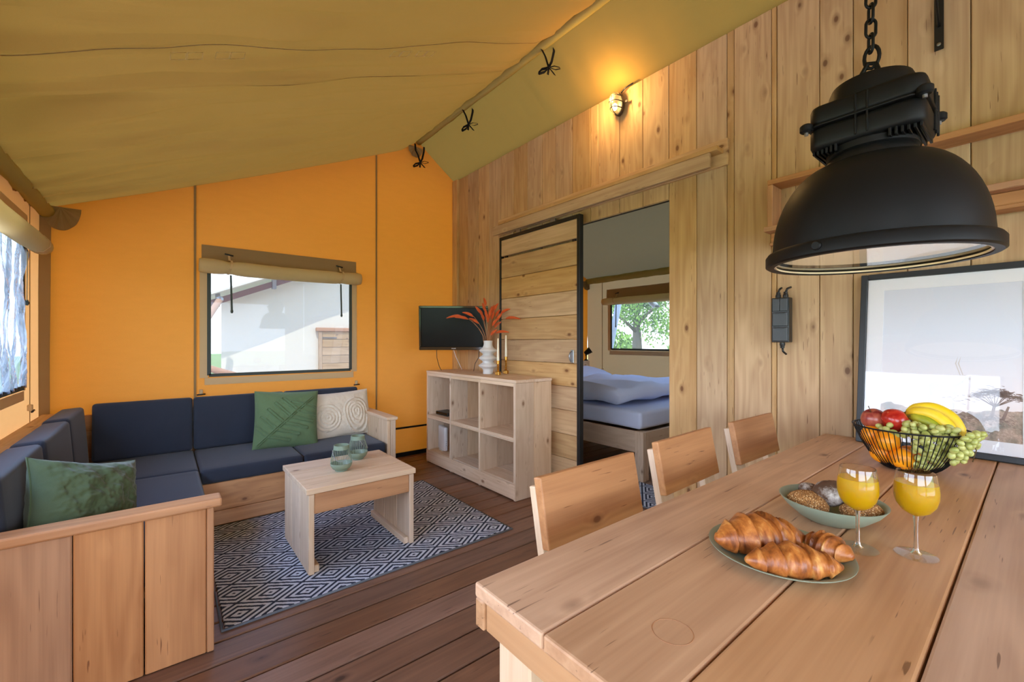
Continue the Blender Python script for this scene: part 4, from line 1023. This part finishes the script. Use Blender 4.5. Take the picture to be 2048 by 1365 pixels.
lathe('top_disc', [(.092, 1.864), (.092, 1.897), (.086, 1.912), (.05, 1.920), (.01, 1.922)], BLACK, pn, 48, PL((0, 0, 0)))
o = lathe('rim_screw', [(.011, 0), (.0115, .005), (.009, .008)], BLACK, pn, 20, PL((0, 0, 0))); aa = math.atan2(.292-.02, -1.487) ; rd = Vector((-.955, .02, 0)).normalized()
rd = Vector((-.972, .235, 0)).normalized(); o.location = Vector((rd.x*.243, rd.y*.243, 1.455-oz)); o.rotation_euler = rd.to_track_quat('Z', 'Y').to_euler()
tube('hanger_strap', [PL((0, .022, 1.915)), PL((0, .020, 1.950)), PL((0, .006, 1.974)), PL((0, -.010, 1.967)), PL((0, -.016, 1.945)), PL((0, -.022, 1.915))], .0065, BLACK, pn, 8)
tube('carabiner', [PL((.0, .016*math.cos(a)-.002, 1.988+.030*math.sin(a))) for a in [2*math.pi*i/16 for i in range(16)]], .0045, BLACK, pn, 8, True)
def link_pts(zc, rot):
    pts = []
    for i in range(20):
        a = 2*math.pi*i/20; x = .0115*math.cos(a); z = .014*math.sin(a)+(.011 if math.sin(a) > 0 else -.011)
        pts.append(PL((x*math.cos(rot), x*math.sin(rot), zc+z)))
    return pts
z = 2.026; k = 0
while z < 3.1: tube('chain_link', link_pts(z, R(35)+(math.pi/2)*(k % 2)), .0038, BLACK, pn, 6, True); z += .0405; k += 1
v, f = sphere_data(.026, .026, .035); mesh('bulb', v, f, BULB2, pn, True, (0, 0, 1.630-oz))
lathe('bulb_socket', [(.02, 1.65), (.02, 1.688)], ENAMEL, pn, 16, PL((0, 0, 0)))

# ------------------------------------------------------------------ dining table
dt = thing('dining_table', 'big dining table of wide thick wooden planks', 'table', (1.5, .2, 0))
ty = [.684, .494, .301, .106, -.090, -.285]; tx0, tx1, tz = .461, 2.556, .76
for a, b_ in zip(ty[:-1], ty[1:]): box('top_board', tx0, tx1, b_+.0015, a-.0015, tz-.028, tz, TX, dt, .0045, 2)
for a, b_ in ((.655, .682), (-.282, -.255)): box('long_apron', tx0+.001, tx1-.01, a, b_, .677, .7315, TX, dt, .003)
for a, b_ in ((tx0+.006, tx0+.033), (2.455, 2.482)): box('end_apron', a, b_, -.254, .654, .677, .7315, TY, dt, .003)
for x in (.496, 2.484):
    for y_ in (.563, -.250): box('leg', x, x+(.09 if x < 1 else .07), y_, y_+.09, .002, .7315, WZ, dt, .004)
for y_ in (.606, -.208): box('stretcher',   .587, 2.483, y_-.02, y_+.02, .08, .15, TX, dt, .003)
STAIN = plain('ring_stain', srgb(170, 118, 78), .5, var=.1)
tube('ring_stain', [(.625+.031*math.cos(a), .368+.031*math.sin(a), tz+.0002) for a in [2*math.pi*i/40 for i in range(40)]], .0009, STAIN, dt, 4, True, flat=.0003)

# ------------------------------------------------------------------ chairs
def chair():
    t_ = thing('dining_chair', 'x', 'chair')
    W_ = .436; tilt = R(-11)
    o = box('backrest', -W_/2, W_/2, -.014, .014, -.0975, .0975, OX, t_, .005, 2, local=True); o.location = (0, .166, .745); o.rotation_euler = (tilt, 0, 0)
    for s in (-1, 1):
        o = box('back_post', -.045, .045, -.014, .014, -.26, .26, WZ, t_, .004, 2, local=True); o.location = (s*(W_/2-.047), .155, .555); o.rotation_euler = (tilt, 0, 0)
        box('leg', s*(W_/2-.047)-.045, s*(W_/2-.047)+.045, .082, .110, .002, .42, WZ, t_, .003, local=True)
        box('leg', s*(W_/2-.047)-.045, s*(W_/2-.047)+.045, -.215, -.187, .002, .42, WZ, t_, .003, local=True)
    for a, b_ in ((-.235, -.115), (-.112, .012), (.015, .075)): box('seat_board', -W_/2, W_/2, a, b_, .4215, .449, WX, t_, .004, 2, local=True)
    for s in (-1, 1): box('seat_rail', s*(W_/2-.030)-.014, s*(W_/2-.030)+.014, -.186, .081, .35, .4205, WY, t_, .003, local=True)
    box('cross_rail', -W_/2+.06, W_/2-.06, .085, .107, .35, .42, WX, t_, .003, local=True)
    return t_
ch0 = chair()
for i, (x, y_, rz, lab) in enumerate(((1.022, .700, 0, 'wooden board chair nearest the sofa side, first of three along the table'), (1.648, .735, R(1.5), 'middle one of three wooden board chairs along the table'), (2.262, .725, R(-1), 'wooden board chair against the wall, last of three along the table'))):
    c = ch0 if i == 0 else copy_tree(ch0)
    c.location = (x, y_, 0); c.rotation_euler = (0, 0, rz); c['label'] = lab; c['group'] = 'chairs along the dining table'

# ------------------------------------------------------------------ framed picture leaning on the wall
pic = thing('framed_picture', 'black framed savanna print with white mat leaning on the wall', 'picture', (2.466, .25, .762), rot=(0, R(7.6), 0))
pw, ph = .287, .772
box('frame_side', -.012, .016, pw-.024, pw, 0, ph, FRAMEB, pic, .002, local=True); box('frame_side', -.012, .016, -pw, -pw+.024, 0, ph, FRAMEB, pic, .002, local=True)
box('frame_rail', -.012, .016, -pw+.0242, pw-.0242, 0, .024, FRAMEB, pic, .002, local=True); box('frame_rail', -.012, .016, -pw+.0242, pw-.0242, ph-.024, ph, FRAMEB, pic, .002, local=True)
box('backing', .008, .014, -pw+.0245, pw-.0245, .0245, ph-.0245, FRAMEB, pic, .0005, local=True)
mi = (-.205, .205, .074, .695)
for (a, b_, c_, d_) in ((-pw+.0245, mi[0], .0245, ph-.0245), (mi[1], pw-.0245, .0245, ph-.0245), (mi[0], mi[1], .0245, mi[2]), (mi[0], mi[1], mi[3], ph-.0245)): box('mat_strip', .003, .005, a, b_, c_, d_, PAPER, pic, .0004, local=True)
def printmat():
    m, t, out = new_mat('savanna_print'); tcn = N(t, 'ShaderNodeTexCoord'); sp = N(t, 'ShaderNodeSeparateXYZ'); L(t, tcn.outputs['Object'], sp.inputs[0])
    g1 = noise_n(t, mapped(t, (1, 1, 1)), 9, 3); g2 = noise_n(t, mapped(t, (1, 1, 1)), 160, 3, .7); g3 = noise_n(t, mapped(t, (1, 1, 1)), 26, 3)
    sky = ramp(t, math_n(t, 'DIVIDE', sp.outputs[2], .77), [(.25, srgb(232, 222, 222)), (.45, srgb(226, 224, 230)), (.65, srgb(220, 224, 234)), (.9, srgb(214, 217, 228))])
    gr = mixc(t, g2, srgb(120, 96, 84), srgb(222, 200, 184)); gr = mixc(t, ramp(t, g3, [(.45, 0), (.62, .75)]), gr, srgb(120, 120, 112))
    edge = math_n(t, 'ADD', sp.outputs[2], math_n(t, 'MULTIPLY', g1, -.10))
    k = math_n(t, 'LESS_THAN', edge, .135)
    principled(t, out, mixc(t, k, sky, gr), .7, 0, .1); return m
mesh('print', [(.0055, a, b_) for a, b_ in ((mi[0]-.003, mi[2]-.003), (mi[1]+.003, mi[2]-.003), (mi[1]+.003, mi[3]+.003), (mi[0]-.003, mi[3]+.003))], [(0, 3, 2, 1)], printmat(), pic)
INK = plain('print_ink_brown', srgb(136, 116, 108), .8, var=.25, nscale=80); INKP = plain('print_ink_pale', srgb(206, 198, 194), .8, var=.08, nscale=60)
rnd = random.Random(9); v, f = [], []
def stroke(p, q, w0, w1):
    (ay, az), (by, bz_) = p, q; d = Vector((by-ay, bz_-az)); n_ = Vector((-d.y, d.x)).normalized(); k = len(v)
    v.extend([(.0052, ay+n_.x*w0, az+n_.y*w0), (.0052, ay-n_.x*w0, az-n_.y*w0), (.0052, by-n_.x*w1, bz_-n_.y*w1), (.0052, by+n_.x*w1, bz_+n_.y*w1)]); f.append((k, k+1, k+2, k+3))
ty0 = -.135
stroke((ty0+.01, .155), (ty0+.0, .215), .006, .004); stroke((ty0-.02, .155), (ty0-.035, .21), .005, .003)
for k in range(12): stroke((ty0, .205), (ty0-.07+.012*k+.0, .245+.01*rnd.random()), .0018, .0008)
for k in range(420):
    yy = ty0+rnd.gauss(-.005, .042); zz = .262-.35*abs(yy-ty0)**1.3*2+rnd.gauss(0, .009); a = rnd.uniform(-.35, .35); l_ = rnd.uniform(.003, .009)
    if mi[0] < yy < mi[1]: stroke((max(mi[0], yy-l_*math.cos(a)), zz-l_*math.sin(a)), (yy+l_*math.cos(a), zz+l_*math.sin(a)), .0012, .0006)
for k in range(260):
    yy = ty0+.03+rnd.gauss(0, .04); zz = .155+rnd.gauss(0, .010); stroke((max(mi[0], yy-.004), zz), (yy+.003, zz+.003), .0014, .0006)
v = [(a, max(mi[0], min(mi[1], b_)), c_) for a, b_, c_ in v]
mesh('printed_acacia', v, f, INK, pic)
ant = [(-.035, .245), (-.03, .285), (-.012, .292), (.03, .288), (.05, .283), (.055, .262), (.052, .235), (.056, .20), (.054, .155), (.048, .155), (.048, .20), (.040, .235), (.03, .248), (.0, .243), (-.015, .24), (-.018, .20), (-.02, .155), (-.026, .155), (-.026, .20), (-.032, .235)]
v = [(.0051, y_, z_) for y_, z_ in ant]; body_f = [tuple(range(len(ant)))]
hd2 = [(-.028, .280), (-.052, .315), (-.052, .325), (-.068, .313), (-.072, .305), (-.055, .304), (-.038, .262)]; k = len(v); v += [(.0051, y_, z_) for y_, z_ in hd2]; body_f.append(tuple(range(k, k+len(hd2))))
for (dy_, ) in ((0,), (.008,)):
    k = len(v); v += [(.0051, -.05+dy_, .322), (-.0 + .0051, -.047+dy_, .322), (.0051, -.033+dy_, .37), (.0051, -.042+dy_, .40), (.0051, -.037+dy_, .37)]; body_f.append((k, k+1, k+2, k+3, k+4))
mesh('printed_antelope', v, body_f, INKP, pic)
mesh('glass', [(-.004, a, b_) for a, b_ in ((-pw+.024, .024), (pw-.024, .024), (pw-.024, ph-.024), (-pw+.024, ph-.024))], [(0, 3, 2, 1)], PICGLASS, pic)

# ------------------------------------------------------------------ food on the table
tz1 = tz+.0008
plate = thing('plate', 'round sage green plate holding croissants', 'plate', (1.019, .355, tz1))
lathe('dish', [(.07, 0), (.085, .0005), (.115, .008), (.134, .017), (.1345, .019), (.132, .019), (.112, .0105), (.085, .0045), (.001, .004)], SAGE, plate, 64, local=True, cap1=False)
lathe('foot_ring', [(.068, 0.0), (.072, 0.0), (.072, .001)], SAGE, plate, 48, local=True, cap0=False, cap1=False)
def pastrymat():
    m, t, out = new_mat('croissant_crust'); v_ = mapped(t, (1, 1, 1), rnd=True)
    a = noise_n(t, mapped(t, (34, 16, 16), rnd=True), 1.6, 4, .6, .6); b_ = noise_n(t, v_, 26, 4, .6); c_ = noise_n(t, mapped(t, (190, 18, 18), rnd=True), 1, 3)
    k = math_n(t, 'ADD', math_n(t, 'MULTIPLY', a, .6), math_n(t, 'MULTIPLY', b_, .4))
    col = ramp(t, k, [(.36, srgb(92, 44, 16)), (.47, srgb(150, 82, 32)), (.56, srgb(182, 110, 48)), (.68, srgb(220, 166, 92))])
    principled(t, out, col, .38, 0, .5, bump(t, math_n(t, 'ADD', c_, math_n(t, 'MULTIPLY', b_, .6)), .6, .002)); return m
PASTRY = pastrymat()
def croissant(label, p, q, r0, z, bend, seed, roll=0):
    p, q = Vector((p[0], p[1], 0)), Vector((q[0], q[1], 0)); d = q-p; ln = d.length
    t_ = thing('croissant', label, 'croissant', ((p.x+q.x)/2, (p.y+q.y)/2, z), math.atan2(d.y, d.x), 'croissants on the plate')
    nu, na = 110, 30; v, f = [], []
    for i in range(nu+1):
        u = 2*i/nu-1
        env = max(0, 1-abs(u)**1.75)**.78*1.08
        seg = abs(u)*3.3+.12*math.sin(seed); st = seg-math.floor(seg); step = 1.0+.17*(1-st)**1.2*(1 if seg < 3.2 else .4) - .07
        for k in range(na):
            a = 2*math.pi*k/na
            tw = (abs(u)*2.7+.30+.14*math.sin(a+seed)+.07*math.sin(2*a+seed)+.05*fbm((a, u*3, seed), 2, 2)); st2 = tw-math.floor(tw)
            st2 = 1.0+.30*(1-st2)**1.6-.10
            r_ = (r0*env*st2+.004)*(1+.05*fbm((u*4+seed, math.cos(a), math.sin(a)), 1.5, 3))
            x = u*ln/2; y_ = r_*math.cos(a)*1.05 + bend*u*u; zz = r_*math.sin(a)*.86
            zz = max(zz, -r0*.55)
            v.append((x, y_, zz+r0*.55))
    for i in range(nu):
        for k in range(na): k2 = (k+1) % na; f.append((i*na+k, i*na+k2, (i+1)*na+k2, (i+1)*na+k))
    f.append(tuple(range(na-1, -1, -1))); f.append(tuple(nu*na+k for k in range(na)))
    o = mesh('crust', v, f, PASTRY, t_, True)
    return t_
croissant('plump croissant at the back left of the plate, highest of three', (.922, .448), (1.088, .335), .043, tz+.012, -.010, 1)
croissant('long croissant lying across the front of the plate', (.893, .372), (1.010, .243), .031, tz+.012, -.006, 2.4)
croissant('slim croissant at the right edge of the plate', (1.090, .330), (1.062, .238), .026, tz+.014, .006, 4)

bb = thing('bread_bowl', 'sage green bowl holding bread rolls', 'bowl', (1.330, .340, tz1))
lathe('bowl', [(.048, 0), (.055, .001), (.072, .010), (.100, .034), (.114, .053), (.1145, .0545), (.112, .0545), (.097, .035), (.070, .014), (.045, .007), (.001, .006)], SAGE, bb, 64, local=True, cap1=False)
lathe('foot_ring', [(.044, 0), (.050, 0), (.050, .002)], SAGE, bb, 40, local=True, cap0=False, cap1=False)
def breadmat(name, base, dark, seed_c, flour, sscale=260):
    m, t, out = new_mat(name); v_ = mapped(t, (1, 1, 1), rnd=True); n1 = noise_n(t, v_, 30, 4)
    vo = N(t, 'ShaderNodeTexVoronoi'); vo.inputs['Scale'].default_value = sscale; L(t, v_, vo.inputs['Vector'])
    sd = math_n(t, 'LESS_THAN', vo.outputs['Distance'], .36); cs = N(t, 'ShaderNodeSeparateColor'); L(t, vo.outputs['Color'], cs.inputs[0])
    sc_ = mixc(t, math_n(t, 'GREATER_THAN', cs.outputs[0], .45), srgb(60, 40, 28), seed_c)
    col = mixc(t, n1, dark, base); col = mixc(t, math_n(t, 'MULTIPLY', sd, 0 if flour else .9), col, sc_)
    if flour:
        fl = ramp(t, noise_n(t, v_, 18, 5, .7), [(.46, 0), (.62, .85)]); col = mixc(t, fl, col, srgb(206, 196, 186))
    principled(t, out, col, .8, 0, .2, bump(t, math_n(t, 'ADD', n1, math_n(t, 'MULTIPLY', sd, 0 if flour else .7)), .8, .002)); return m
SEED = breadmat('seeded_crust', srgb(176, 126, 72), srgb(112, 70, 36), srgb(222, 190, 138), False)
RYE = breadmat('floured_rye_crust', srgb(104, 76, 56), srgb(58, 40, 28), (0, 0, 0), True)
def roll(label, x, y_, z_, rx, ry, rz_, mat, rot, seed):
    def fn(p): return p*(1+.07*fbm(p+Vector((seed, 0, 0)), 28, 3)+.05*fbm(p+Vector((0, seed, 0)), 60, 2))
    v, f = sphere_data(rx, ry, rz_, 40, 24, fn); o = mesh('bread_roll', v, f, mat, None, True, (x, y_, z_)); o.rotation_euler = rot
    tag(o, label, 'bread roll', 'bread rolls in the bowl')
roll('sesame seeded bread roll at the left of the bread bowl', 1.302, .385, .800, .040, .045, .026, SEED, (R(10), R(-14), 0), 1)
roll('floured dark rye roll standing upright in the bread bowl', 1.350, .345, .823, .030, .044, .036, RYE, (R(-8), R(-35), R(30)), 2)
roll('seeded bread roll at the right of the bread bowl', 1.345, .283, .797, .040, .045, .024, SEED, (R(-12), 0, R(10)), 3)
roll('dark bread roll at the back of the bread bowl', 1.385, .395, .803, .036, .036, .024, RYE, (R(12), R(15), 0), 4)

JUICE = plain('orange_juice', srgb(255, 190, 0), .35, 0, .3, var=.02, Subsurface_Weight=.7, Subsurface_Radius=(.02, .014, .002), Subsurface_Scale=1.0)
def glass(x, y_, label):
    t_ = thing('juice_glass', label, 'glass', (x, y_, tz1), group='glasses of orange juice')
    outer_ = [(.0055, .085), (.012, .088), (.024, .096), (.033, .110), (.0372, .126), (.0374, .140), (.0355, .160), (.0325, .179), (.0318, .1795), (.0314, .179)]
    inn = [(.0345, .160), (.0362, .140), (.0360, .126), (.0318, .111), (.0225, .0975), (.010, .0905), (.0008, .090)]
    lathe('bowl', outer_+inn, STEMW, t_, 48, local=True, cap0=False, cap1=False)
    lathe('stem', [(.010, .0045), (.006, .009), (.0042, .018), (.0036, .05), (.0040, .072), (.0056, .085)], STEMW, t_, 20, local=True, cap0=False, cap1=False)
    lathe('foot', [(.001, .0), (.036, .0), (.0372, .001), (.036, .002), (.018, .0035), (.010, .0046)], GLASS, t_, 48, local=True, cap0=False, cap1=False)
    lathe('juice', [(.0008, .0894), (.0104, .0899), (.0230, .0970), (.0323, .1105), (.0365, .126), (.0367, .140), (.0356, .1555), (.0352, .1562), (.0008, .1558)], JUICE, t_, 48, local=True, cap0=False, cap1=False)
glass(1.193, .257, 'stemmed glass of orange juice in front of the bread bowl')
glass(1.252, .170, 'stemmed glass of orange juice on the right, below the fruit bowl')

# fruit bowl
fbx, fby = 2.075, .300; er = Vector((.143, -.99, 0)); ef = Vector((.99, .143, 0)); FB = Vector((fbx, fby, tz))
fb = thing('fruit_bowl', 'round black wire fruit bowl piled with fruit', 'bowl', (fbx, fby, tz1))
def fr(z): return .055+.104*(max(0, z)/.15)**.55
def ringp(r_, z): return [(r_*math.cos(a), r_*math.sin(a), z) for a in [2*math.pi*i/72 for i in range(72)]]
tube('rim', ringp(.159, .150), .0028, BLACK, fb, 8, True, local=True)
tube('base_ring', ringp(.055, .0028), .0026, BLACK, fb, 8, True, local=True)
tube('floor_ring', ringp(.028, .0030), .0020, BLACK, fb, 6, True, local=True)
v, f = tube_data([(.027, 0, .003), (.05, 0, .0035)] + [(fr(z), 0, z) for z in (.006, .015, .03, .05, .075, .10, .125, .150)], .0014, 5)
wm = bpy.data.meshes.new('wire'); wm.from_pydata([tuple(p) for p in v], [], f); wm.materials.append(BLACK)
for k in range(64):
    o = bpy.data.objects.new('wire', wm); link(o, fb); o.rotation_euler = (0, 0, 2*math.pi*k/64)
def fruit_pos(r_, f_, z): return FB+er*r_+ef*f_+Vector((0, 0, z))
def peelmat(name, c1, c2, rough=.42, scale=5, bs=0, stripes=False):
    m, t, out = new_mat(name); v_ = mapped(t, (1, 1, 1), rnd=True); n1 = noise_n(t, v_, scale if not stripes else 1, 3)
    if stripes: n1 = noise_n(t, mapped(t, (26, 26, 10), rnd=True), 1.6, 4)
    col = ramp(t, n1, [(.38, c1), (.62, c2)]); nb_ = bump(t, noise_n(t, v_, bs, 2), .35, .001) if bs else None
    principled(t, out, col, rough, 0, .5, nb_); return m
ORANGE = peelmat('orange_peel', srgb(238, 140, 10), srgb(248, 162, 22), .42, 30, 520)
APPLE1 = peelmat('red_apple_skin', srgb(150, 20, 18), srgb(190, 52, 36), .22, 8, 0, True); APPLE2 = peelmat('dull_red_apple_skin', srgb(128, 34, 38), srgb(178, 92, 70), .28, 8, 0, True)
BANANA = peelmat('banana_peel', srgb(226, 190, 22), srgb(236, 204, 60), .45, 12); BANG = peelmat('green_banana_peel', srgb(120, 138, 30), srgb(170, 170, 44), .45, 14); BTIP = plain('banana_stem', srgb(120, 104, 40), .7, var=.2, nscale=60)
STEMM = plain('brown_stalk', srgb(84, 64, 36), .8, var=.2, nscale=60)
GR_, t, out = new_mat('green_grape_skin')
n1 = noise_n(t, mapped(t, (1, 1, 1), rnd=True), 40, 2); principled(t, out, ramp(t, n1, [(.3, srgb(150, 158, 78)), (.7, srgb(192, 190, 118))]), .25, 0, .5, Subsurface_Weight=.25, Subsurface_Radius=(.01, .01, .004), Subsurface_Scale=.4)
GRAPE = GR_
for (r_, f_, z, lab) in ((-.098, -.012, .110, 'orange at the far left of the fruit bowl'), (-.056, -.068, .105, 'large front orange of the upper row behind the wires'), (-.018, -.068, .050, 'front orange low in the bowl beside the grapes'), (-.072, -.030, .052, 'low orange below the left pair of oranges'), (-.066, .060, .112, 'orange behind the apples at the back of the bowl'), (.0, .02, .045, 'orange at the bottom of the bowl')):
    t_ = thing('orange', lab, 'orange', fruit_pos(r_, f_, z), rot=(random.uniform(-.8, .8), random.uniform(-.8, .8), 0), group='oranges in the bowl')
    v, f = sphere_data(.0375, .0375, .036, 28, 18); mesh('peel', v, f, ORANGE, t_, True)
    lathe('navel', [(.004, .0355), (.0025, .0368), (.001, .0365)], STEMM, t_, 8, local=True)
def apple(r_, f_, z, rad, mat, rot, lab):
    t_ = thing('apple', lab, 'apple', fruit_pos(r_, f_, z), rot=rot, group='apples in the bowl')
    prof = []
    for k in range(21):
        a = math.pi*k/20; rr = rad*math.sin(a)*(1+.10*math.cos(a)); zz = -rad*.92*math.cos(a) - (.30*rad*math.exp(-(rr/(rad*.30))**2) if a > math.pi/2 else -.18*rad*math.exp(-(rr/(rad*.25))**2))
        prof.append((max(.0004, rr), zz))
    lathe('skin', prof, mat, t_, 36, local=True, cap0=False, cap1=False)
    tube('stalk', [(0, 0, rad*.6), (.001, 0, rad*.95), (.005, .001, rad*1.22)], .0014, STEMM, t_, 6, local=True)
apple(-.098, .010, .170, .040, APPLE2, (R(-14), R(-22), 0), 'darker red apple with visible stalk on the left of the pile')
apple(-.036, -.030, .176, .042, APPLE1, (R(55), R(40), 0), 'bright red apple in the middle of the pile')
bn = thing('banana_bunch', 'bunch of yellow bananas on the right of the fruit pile', 'banana', fruit_pos(-.008, .02, .20))
def banana(pts, r_, mat, name='banana'):
    c = [fruit_pos(*p)-ORG[bn] for p in pts]; n_ = 26; P2 = []
    for i in range(n_+1):
        u = i/n_*(len(c)-1); k = min(int(u), len(c)-2); s = u-k
        p0, p1, p2, p3 = c[max(k-1, 0)], c[k], c[k+1], c[min(k+2, len(c)-1)]
        P2.append(.5*((2*p1)+(p2-p0)*s+(2*p0-5*p1+4*p2-p3)*s*s+(3*p1-p0-3*p2+p3)*s**3))
    rr = [r_*(.30+.70*min(1, (i/n_)/.22)**.8)*(max(.25, min(1, (1-i/n_)/.10))**.6) for i in range(n_+1)]
    o = tube(name, P2, rr, mat, bn, 12, local=True); tube('tip', [P2[-1], P2[-1]+(P2[-1]-P2[-2]).normalized()*.006], [r_*.25, r_*.16], BTIP, o, 8, local=True)
    for ch in o.children: ch.location = ch.location - o.location
banana([(-.006, .02, .196), (.022, .028, .215), (.064, .030, .220), (.108, .022, .190), (.130, .006, .132)], .021, BANANA)
banana([(-.006, .012, .194), (.022, .000, .207), (.058, -.016, .205), (.092, -.028, .176), (.112, -.038, .126)], .020, BANANA)
banana([(-.006, .010, .190), (.02, -.012, .188), (.05, -.03, .178), (.08, -.035, .150), (.095, -.035, .115)], .017, BANG)
tube('crown', [fruit_pos(-.020, .020, .192), fruit_pos(-.008, .018, .196), fruit_pos(.004, .016, .198)], [.006, .008, .010], BTIP, bn, 8)
gb = thing('grape_bunch', 'bunch of pale green grapes spilling over the right rim', 'grapes', fruit_pos(.06, -.06, .16))
rnd = random.Random(21); gv, gf = sphere_data(.0098, .0098, .0122, 14, 10); gm = bpy.data.meshes.new('grape'); gm.from_pydata([tuple(p) for p in gv], [], gf); gm.materials.append(GRAPE)
for p in gm.polygons: p.use_smooth = True
placed = []
def try_grape(c):
    if any((c-q).length < .0168 for q in placed): return
    placed.append(c); o = bpy.data.objects.new('grape', gm); link(o, gb); o.location = c-ORG[gb]; o.rotation_euler = (rnd.uniform(-1.2, 1.2), rnd.uniform(-1.2, 1.2), rnd.uniform(0, 6)); s = rnd.uniform(.9, 1.1); o.scale = (s, s, s)
for k in range(2600):
    kind = rnd.random()
    if kind < .45:    # inside the bowl, behind the front wires
        z = rnd.uniform(.03, .145); a = rnd.uniform(.12, 1.2); rad = fr(z)-.014-rnd.uniform(0, .022); c = fruit_pos(rad*math.sin(a), -rad*math.cos(a), z)
    elif kind < .72:  # heap on top
        r_ = rnd.uniform(-.015, .115); c = fruit_pos(r_, rnd.uniform(-.105, -.045)+.25*max(0, r_-.06), .135+rnd.uniform(0, .042)-.10*max(0, r_-.04))
    else:             # hanging over the rim, front right
        a = R(rnd.uniform(42, 78)); z = rnd.uniform(.055, .165); rad = fr(z)+.013+rnd.uniform(0, .012); c = fruit_pos(rad*math.sin(a), -rad*math.cos(a), z)
    if len(placed) < 150: try_grape(c)
tube('stalk', [fruit_pos(.0, -.07, .15), fruit_pos(.05, -.085, .155), fruit_pos(.10, -.08, .150), fruit_pos(.142, -.078, .148), fruit_pos(.158, -.080, .11), fruit_pos(.150, -.075, .07)], .0016, STEMM, gb, 6)
gb2 = thing('grape_sprig', 'small sprig of green grapes lying on the oranges beside the apples', 'grapes', fruit_pos(-.066, -.06, .15))
for (r_, f_, z) in ((-.080, -.055, .152), (-.060, -.078, .148), (-.050, -.070, .162), (-.070, -.068, .145), (-.040, -.082, .140), (-.030, -.075, .130)):
    o = bpy.data.objects.new('grape', gm); link(o, gb2); o.location = fruit_pos(r_, f_, z)-ORG[gb2]; o.rotation_euler = (rnd.uniform(-1, 1), rnd.uniform(.6, 1.6), rnd.uniform(0, 6))
tube('stalk', [fruit_pos(-.078, -.058, .146), fruit_pos(-.055, -.07, .150), fruit_pos(-.03, -.075, .133)], .0014, STEMM, gb2, 6)
